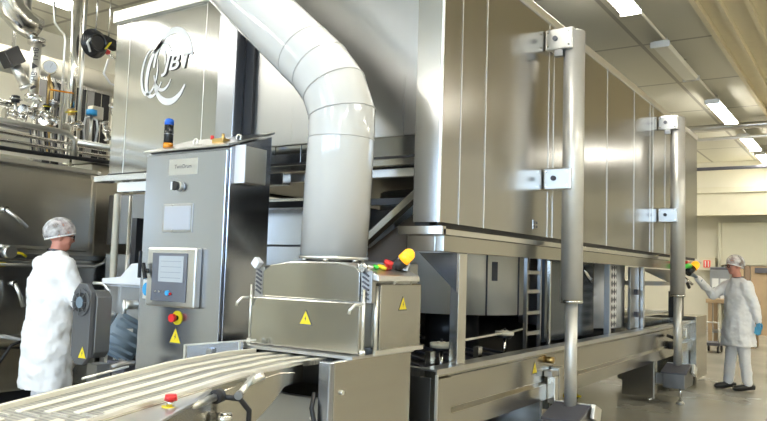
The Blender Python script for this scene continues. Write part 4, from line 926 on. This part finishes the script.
# ------------------------------------------------------------ people
def hand(mb, w, d, n, curl, s=1., thumb=1):
    """w wrist, d along the hand, n out of the back of the hand"""
    w = V(w); d = V(d).normalized(); n = V(n).normalized(); x = d.cross(n).normalized()
    R_ = Matrix((x, d, n)).transposed()
    mb.tube([w-d*.02, w+d*.03*s, w+d*.07*s, w+d*.092*s], [.024*s, .033*s, .038*s, .03*s], 12, True, .45)
    for k, L in enumerate((.068, .078, .072, .056)):
        o = w+d*.088*s+x*((k-1.5)*.0205*s*thumb); c = curl; p = [o-d*.02]; q = d
        for j, q_ in enumerate((.45, .32, .25)):
            a = c*(j+.6); dd = (d*math.cos(a)-n*math.sin(a)); p.append(p[-1]+dd*(L*q_+(.02 if j == 0 else 0))*s)
        mb.tube(p, [.0100*s, .0098*s, .009*s, .0075*s], 8)
    tx = x*(-thumb)
    p0 = w+d*.025*s+tx*.024*s
    mb.tube([p0, p0+(tx*.7+d*.7-n*.3)*.035*s, p0+(tx*.75+d*1.5-n*.7)*.042*s, p0+(tx*.5+d*2.2-n*1.2)*.040*s], [.013*s, .012*s, .0105*s, .008*s], 8)

def head(mb, c, yaw=0., pit=0.):
    R_ = Euler((0, pit, yaw)).to_matrix(); c = V(c)
    def E(p, r, q=(0, 0, 0)): mb.ell(c+R_ @ V(p), r, (Matrix(R_) @ Euler(q).to_matrix()).to_euler())
    E((-.015, 0, .03), (.098, .076, .092)); E((.02, 0, -.035), (.072, .058, .080)); E((.05, 0, -.085), (.038, .036, .030))
    E((.028, 0, .0), (.072, .066, .075))
    E((.094, 0, -.022), (.022, .013, .020), (0, .5, 0)); E((.085, 0, .0), (.016, .010, .028)); E((.078, 0, -.062), (.014, .024, .012)); E((.076, 0, .018), (.018, .050, .012))
    for s in (-1, 1):
        E((-.005, s*.077, -.012), (.018, .010, .032)); E((.050, s*.036, -.035), (.030, .022, .028))
def headwear(c, root, yaw, pit, glasses=True):
    R_ = Euler((0, pit, yaw)).to_matrix(); c = V(c); e = Euler((0, pit-.36, yaw))
    T = lambda p: c+R_ @ V(p)
    MB().ell(T((-.024, 0, .022)), (.097, .081, .092), e, 24, 12, -.30, 1).build('hair', 'grey_hair', root)
    MB().ell(T((-.018, 0, .034)), (.124, .100, .114), e, 28, 14, -.38, 1).build('hairnet', 'hairnet', root)
    rim = []; Re = e.to_matrix(); zc = -.38; k = math.sqrt(1-zc*zc)
    for j in range(29): rim.append(T((-.018, 0, .034))+Re @ V((.124*k*math.cos(2*PI*j/28), .100*k*math.sin(2*PI*j/28), .114*zc)))
    MB().tube(rim, .006, 8, False).build('hairnet_band', 'coat', root)
    for s in (-1, 1):
        ey = MB().ell(T((.078, s*.030, -.002)), (.011, .013, .011)).build('eye', 'white_plastic', root)
        MB().ell(T((.0875, s*.030, -.002)), (.004, .005, .005)).build('iris', 'ink', ey)
    if glasses:
        g = MB()
        for s in (-1, 1):
            g.tube([T((.100, s*.033+.024*math.cos(2*PI*j/14), -.003+.019*math.sin(2*PI*j/14))) for j in range(15)], .0035, 6, False)
            g.tube([T((.098, s*.056, .004)), T((.04, s*.078, .006)), T((-.01, s*.086, .0))], .004, 6)
        g.tube([T((.101, -.010, .0)), T((.101, .010, .0))], .003, 6)
        g.build('glasses', 'black_gloss', root)

def person(label, loc, yaw, head_c, head_yaw, head_pit, arms, hem, legs, coat_rings, hands, shoe_mat='shoe'):
    b = MB(); head(b, head_c, head_yaw, head_pit); hc = V(head_c)
    b.caps((0, 0, 1.42), (hc.x-.01, hc.y, hc.z-.07), .062, .055)
    b.loft([(0, 0, .88, .10, .15), (0, 0, 1.0, .10, .14), (0, 0, 1.2, .11, .16), (0, 0, 1.36, .10, .17), (0, 0, 1.44, .06, .10)])
    for s, (hip, kn, an) in zip((1, -1), legs): b.caps(hip, kn, .075, .05).caps(kn, an, .048, .036); b.ell((an[0]+.05, an[1], .05), (.11, .038, .035))
    for sh, el, wr in arms: b.caps(sh, el, .045, .036).caps(el, wr, .036, .026)
    for h in hands:
        if h[0] is None: hand(b, *h[1:])
    body = b.build('person', 'skin', origin=(0, 0, 0), remesh=.010, smooth=2)
    tag(body, label, 'person'); body.location = loc; body.rotation_euler = (0, 0, yaw); body['_local'] = 1
    c = MB(); c.loft(coat_rings)
    for sh, el, wr in arms:
        sh, el, wr = V(sh), V(el), V(wr); c.caps(sh, el, .082, .066); c.caps(el, el.lerp(wr, .97), .062, .046)
    c.ell((0, 0, coat_rings[-2][2]-.01), (.10, .17, .07))
    ct = c.build('lab_coat', 'coat', body, remesh=.012, smooth=3, disp=.050)
    # collar and front opening
    cz = coat_rings[-1][2]
    MB().tube([(.005+.075*math.cos(a), .078*math.sin(a), cz-.012*math.cos(a)) for a in [math.radians(q) for q in range(-150, 151, 20)]], .016, 10, True, .6).build('collar', 'coat', ct)
    MB().tube([(.01+.066*math.cos(a), .068*math.sin(a), cz+.012-.010*math.cos(a)) for a in [math.radians(q) for q in range(-170, 171, 20)]], .009, 10, False).build('shirt_collar', 'ink', body)
    t = MB()
    for hip, kn, an in legs: t.caps(V(hip), V(kn), .098, .078).caps(V(kn), V(an)+V((0, 0, .02)), .076, .066)
    t.build('trousers', 'trouser', body, remesh=.012, smooth=3, disp=.02)
    for hip, kn, an in legs:
        a = an[0]; y = an[1]
        s_ = MB().tube([(a-.09, y, .05), (a-.02, y, .06), (a+.08, y, .045), (a+.17, y, .035), (a+.195, y, .03)], [.035, .048, .047, .036, .015], 16, True, .95)
        sh_ = s_.build('shoe', shoe_mat, body)
        MB().box(a-.11, a+.18, y-.045, y+.045, 0, .022).build('shoe_sole', 'black', sh_, .01)
        MB().tube([(a+.05, y-.04, .075), (a+.05, y, .092), (a+.05, y+.04, .075)], .006, 6).build('shoe_trim', 'orange_cloth', sh_)
    for h in hands:
        if h[0]:
            m_ = MB(); hand(m_, *h[1:]); w, d = V(h[1]), V(h[2]).normalized()
            m_.tube([w-d*.06, w, w+d*.02], [.034, .029, .027], 12)
            m_.build('glove', h[0], body, remesh=.0045, smooth=1)
    headwear(head_c, body, head_yaw, head_pit)
    return body
pl = person('worker at left in white coat and hairnet, seen from behind', (3.52, 5.50, 0), math.radians(-8), (.03, -.01, 1.635), math.radians(-22), .12,
       [((0, .19, 1.40), (.10, .27, 1.12), (.34, .20, 1.02)), ((0, -.19, 1.40), (.08, -.27, 1.12), (.33, -.20, 1.02))], .4,
       [((0, .10, .90), (.02, .11, .48), (-.02, .11, .09)), ((0, -.10, .90), (.02, -.11, .48), (.0, -.11, .09))],
       [(-.01, 0, .43, .19, .225), (-.01, 0, .50, .195, .23), (-.01, 0, .75, .19, .235), (-.01, 0, 1.05, .175, .215), (-.01, 0, 1.28, .165, .215), (-.01, 0, 1.40, .13, .195), (0, 0, 1.46, .09, .12), (0, 0, 1.50, .07, .08)],
       [(None, (.34, .20, 1.02), (1, -.2, -.1), (0, 0, 1), .25, 1., 1), (None, (.33, -.20, 1.02), (1, .2, -.1), (0, 0, 1), .25, 1., -1)])
pr = person('worker at right in white coat with blue glove, reaching to a lever', (10.975, 1.565, 0), math.radians(126), (.05, 0, 1.645), math.radians(0), .10,
       [((0, .19, 1.38), (-.10, .24, 1.10), (-.13, .25, .93)), ((0.02, -.18, 1.38), (.28, -.15, 1.25), (.54, -.04, 1.46))], .6,
       [((-.02, .09, .90), (-.02, .10, .48), (-.06, .10, .09)), ((0, -.09, .90), (.05, -.10, .48), (.08, -.12, .09))],
       [(0, 0, .58, .215, .235), (0, 0, .66, .21, .235), (0, 0, .85, .19, .225), (0, 0, 1.05, .17, .205), (0, 0, 1.25, .16, .21), (0, 0, 1.37, .125, .19), (0.01, 0, 1.43, .09, .12), (0.015, 0, 1.475, .07, .08)],
       [('glove', (-.13, .25, .93), (.02, 0, -1), (0, 1, 0), .22, 1.15, 1), ('glove_grey', (.54, -.04, 1.46), (.8, .12, .6), (-.5, .1, .8), .55, 1.1, -1)])


# ------------------------------------------------------------ world and output
w = bpy.data.worlds.new('world'); sc.world = w; w.use_nodes = True
w.node_tree.nodes['Background'].inputs[0].default_value = (.55, .62, .7, 1); w.node_tree.nodes['Background'].inputs[1].default_value = .3
sc.view_settings.view_transform = 'Standard'; sc.view_settings.look = 'None'; sc.view_settings.gamma = 1; sc.view_settings.use_curve_mapping = False
sc.view_settings.exposure = 1.0
sc.cycles.use_denoising = True
sc.cycles.max_bounces = 8; sc.cycles.diffuse_bounces = 4; sc.cycles.glossy_bounces = 5
sc.cycles.caustics_reflective = False; sc.cycles.caustics_refractive = False
sc.cycles.sample_clamp_indirect = 6
for o in bpy.data.objects:
    if '_local' in o: del o['_local']
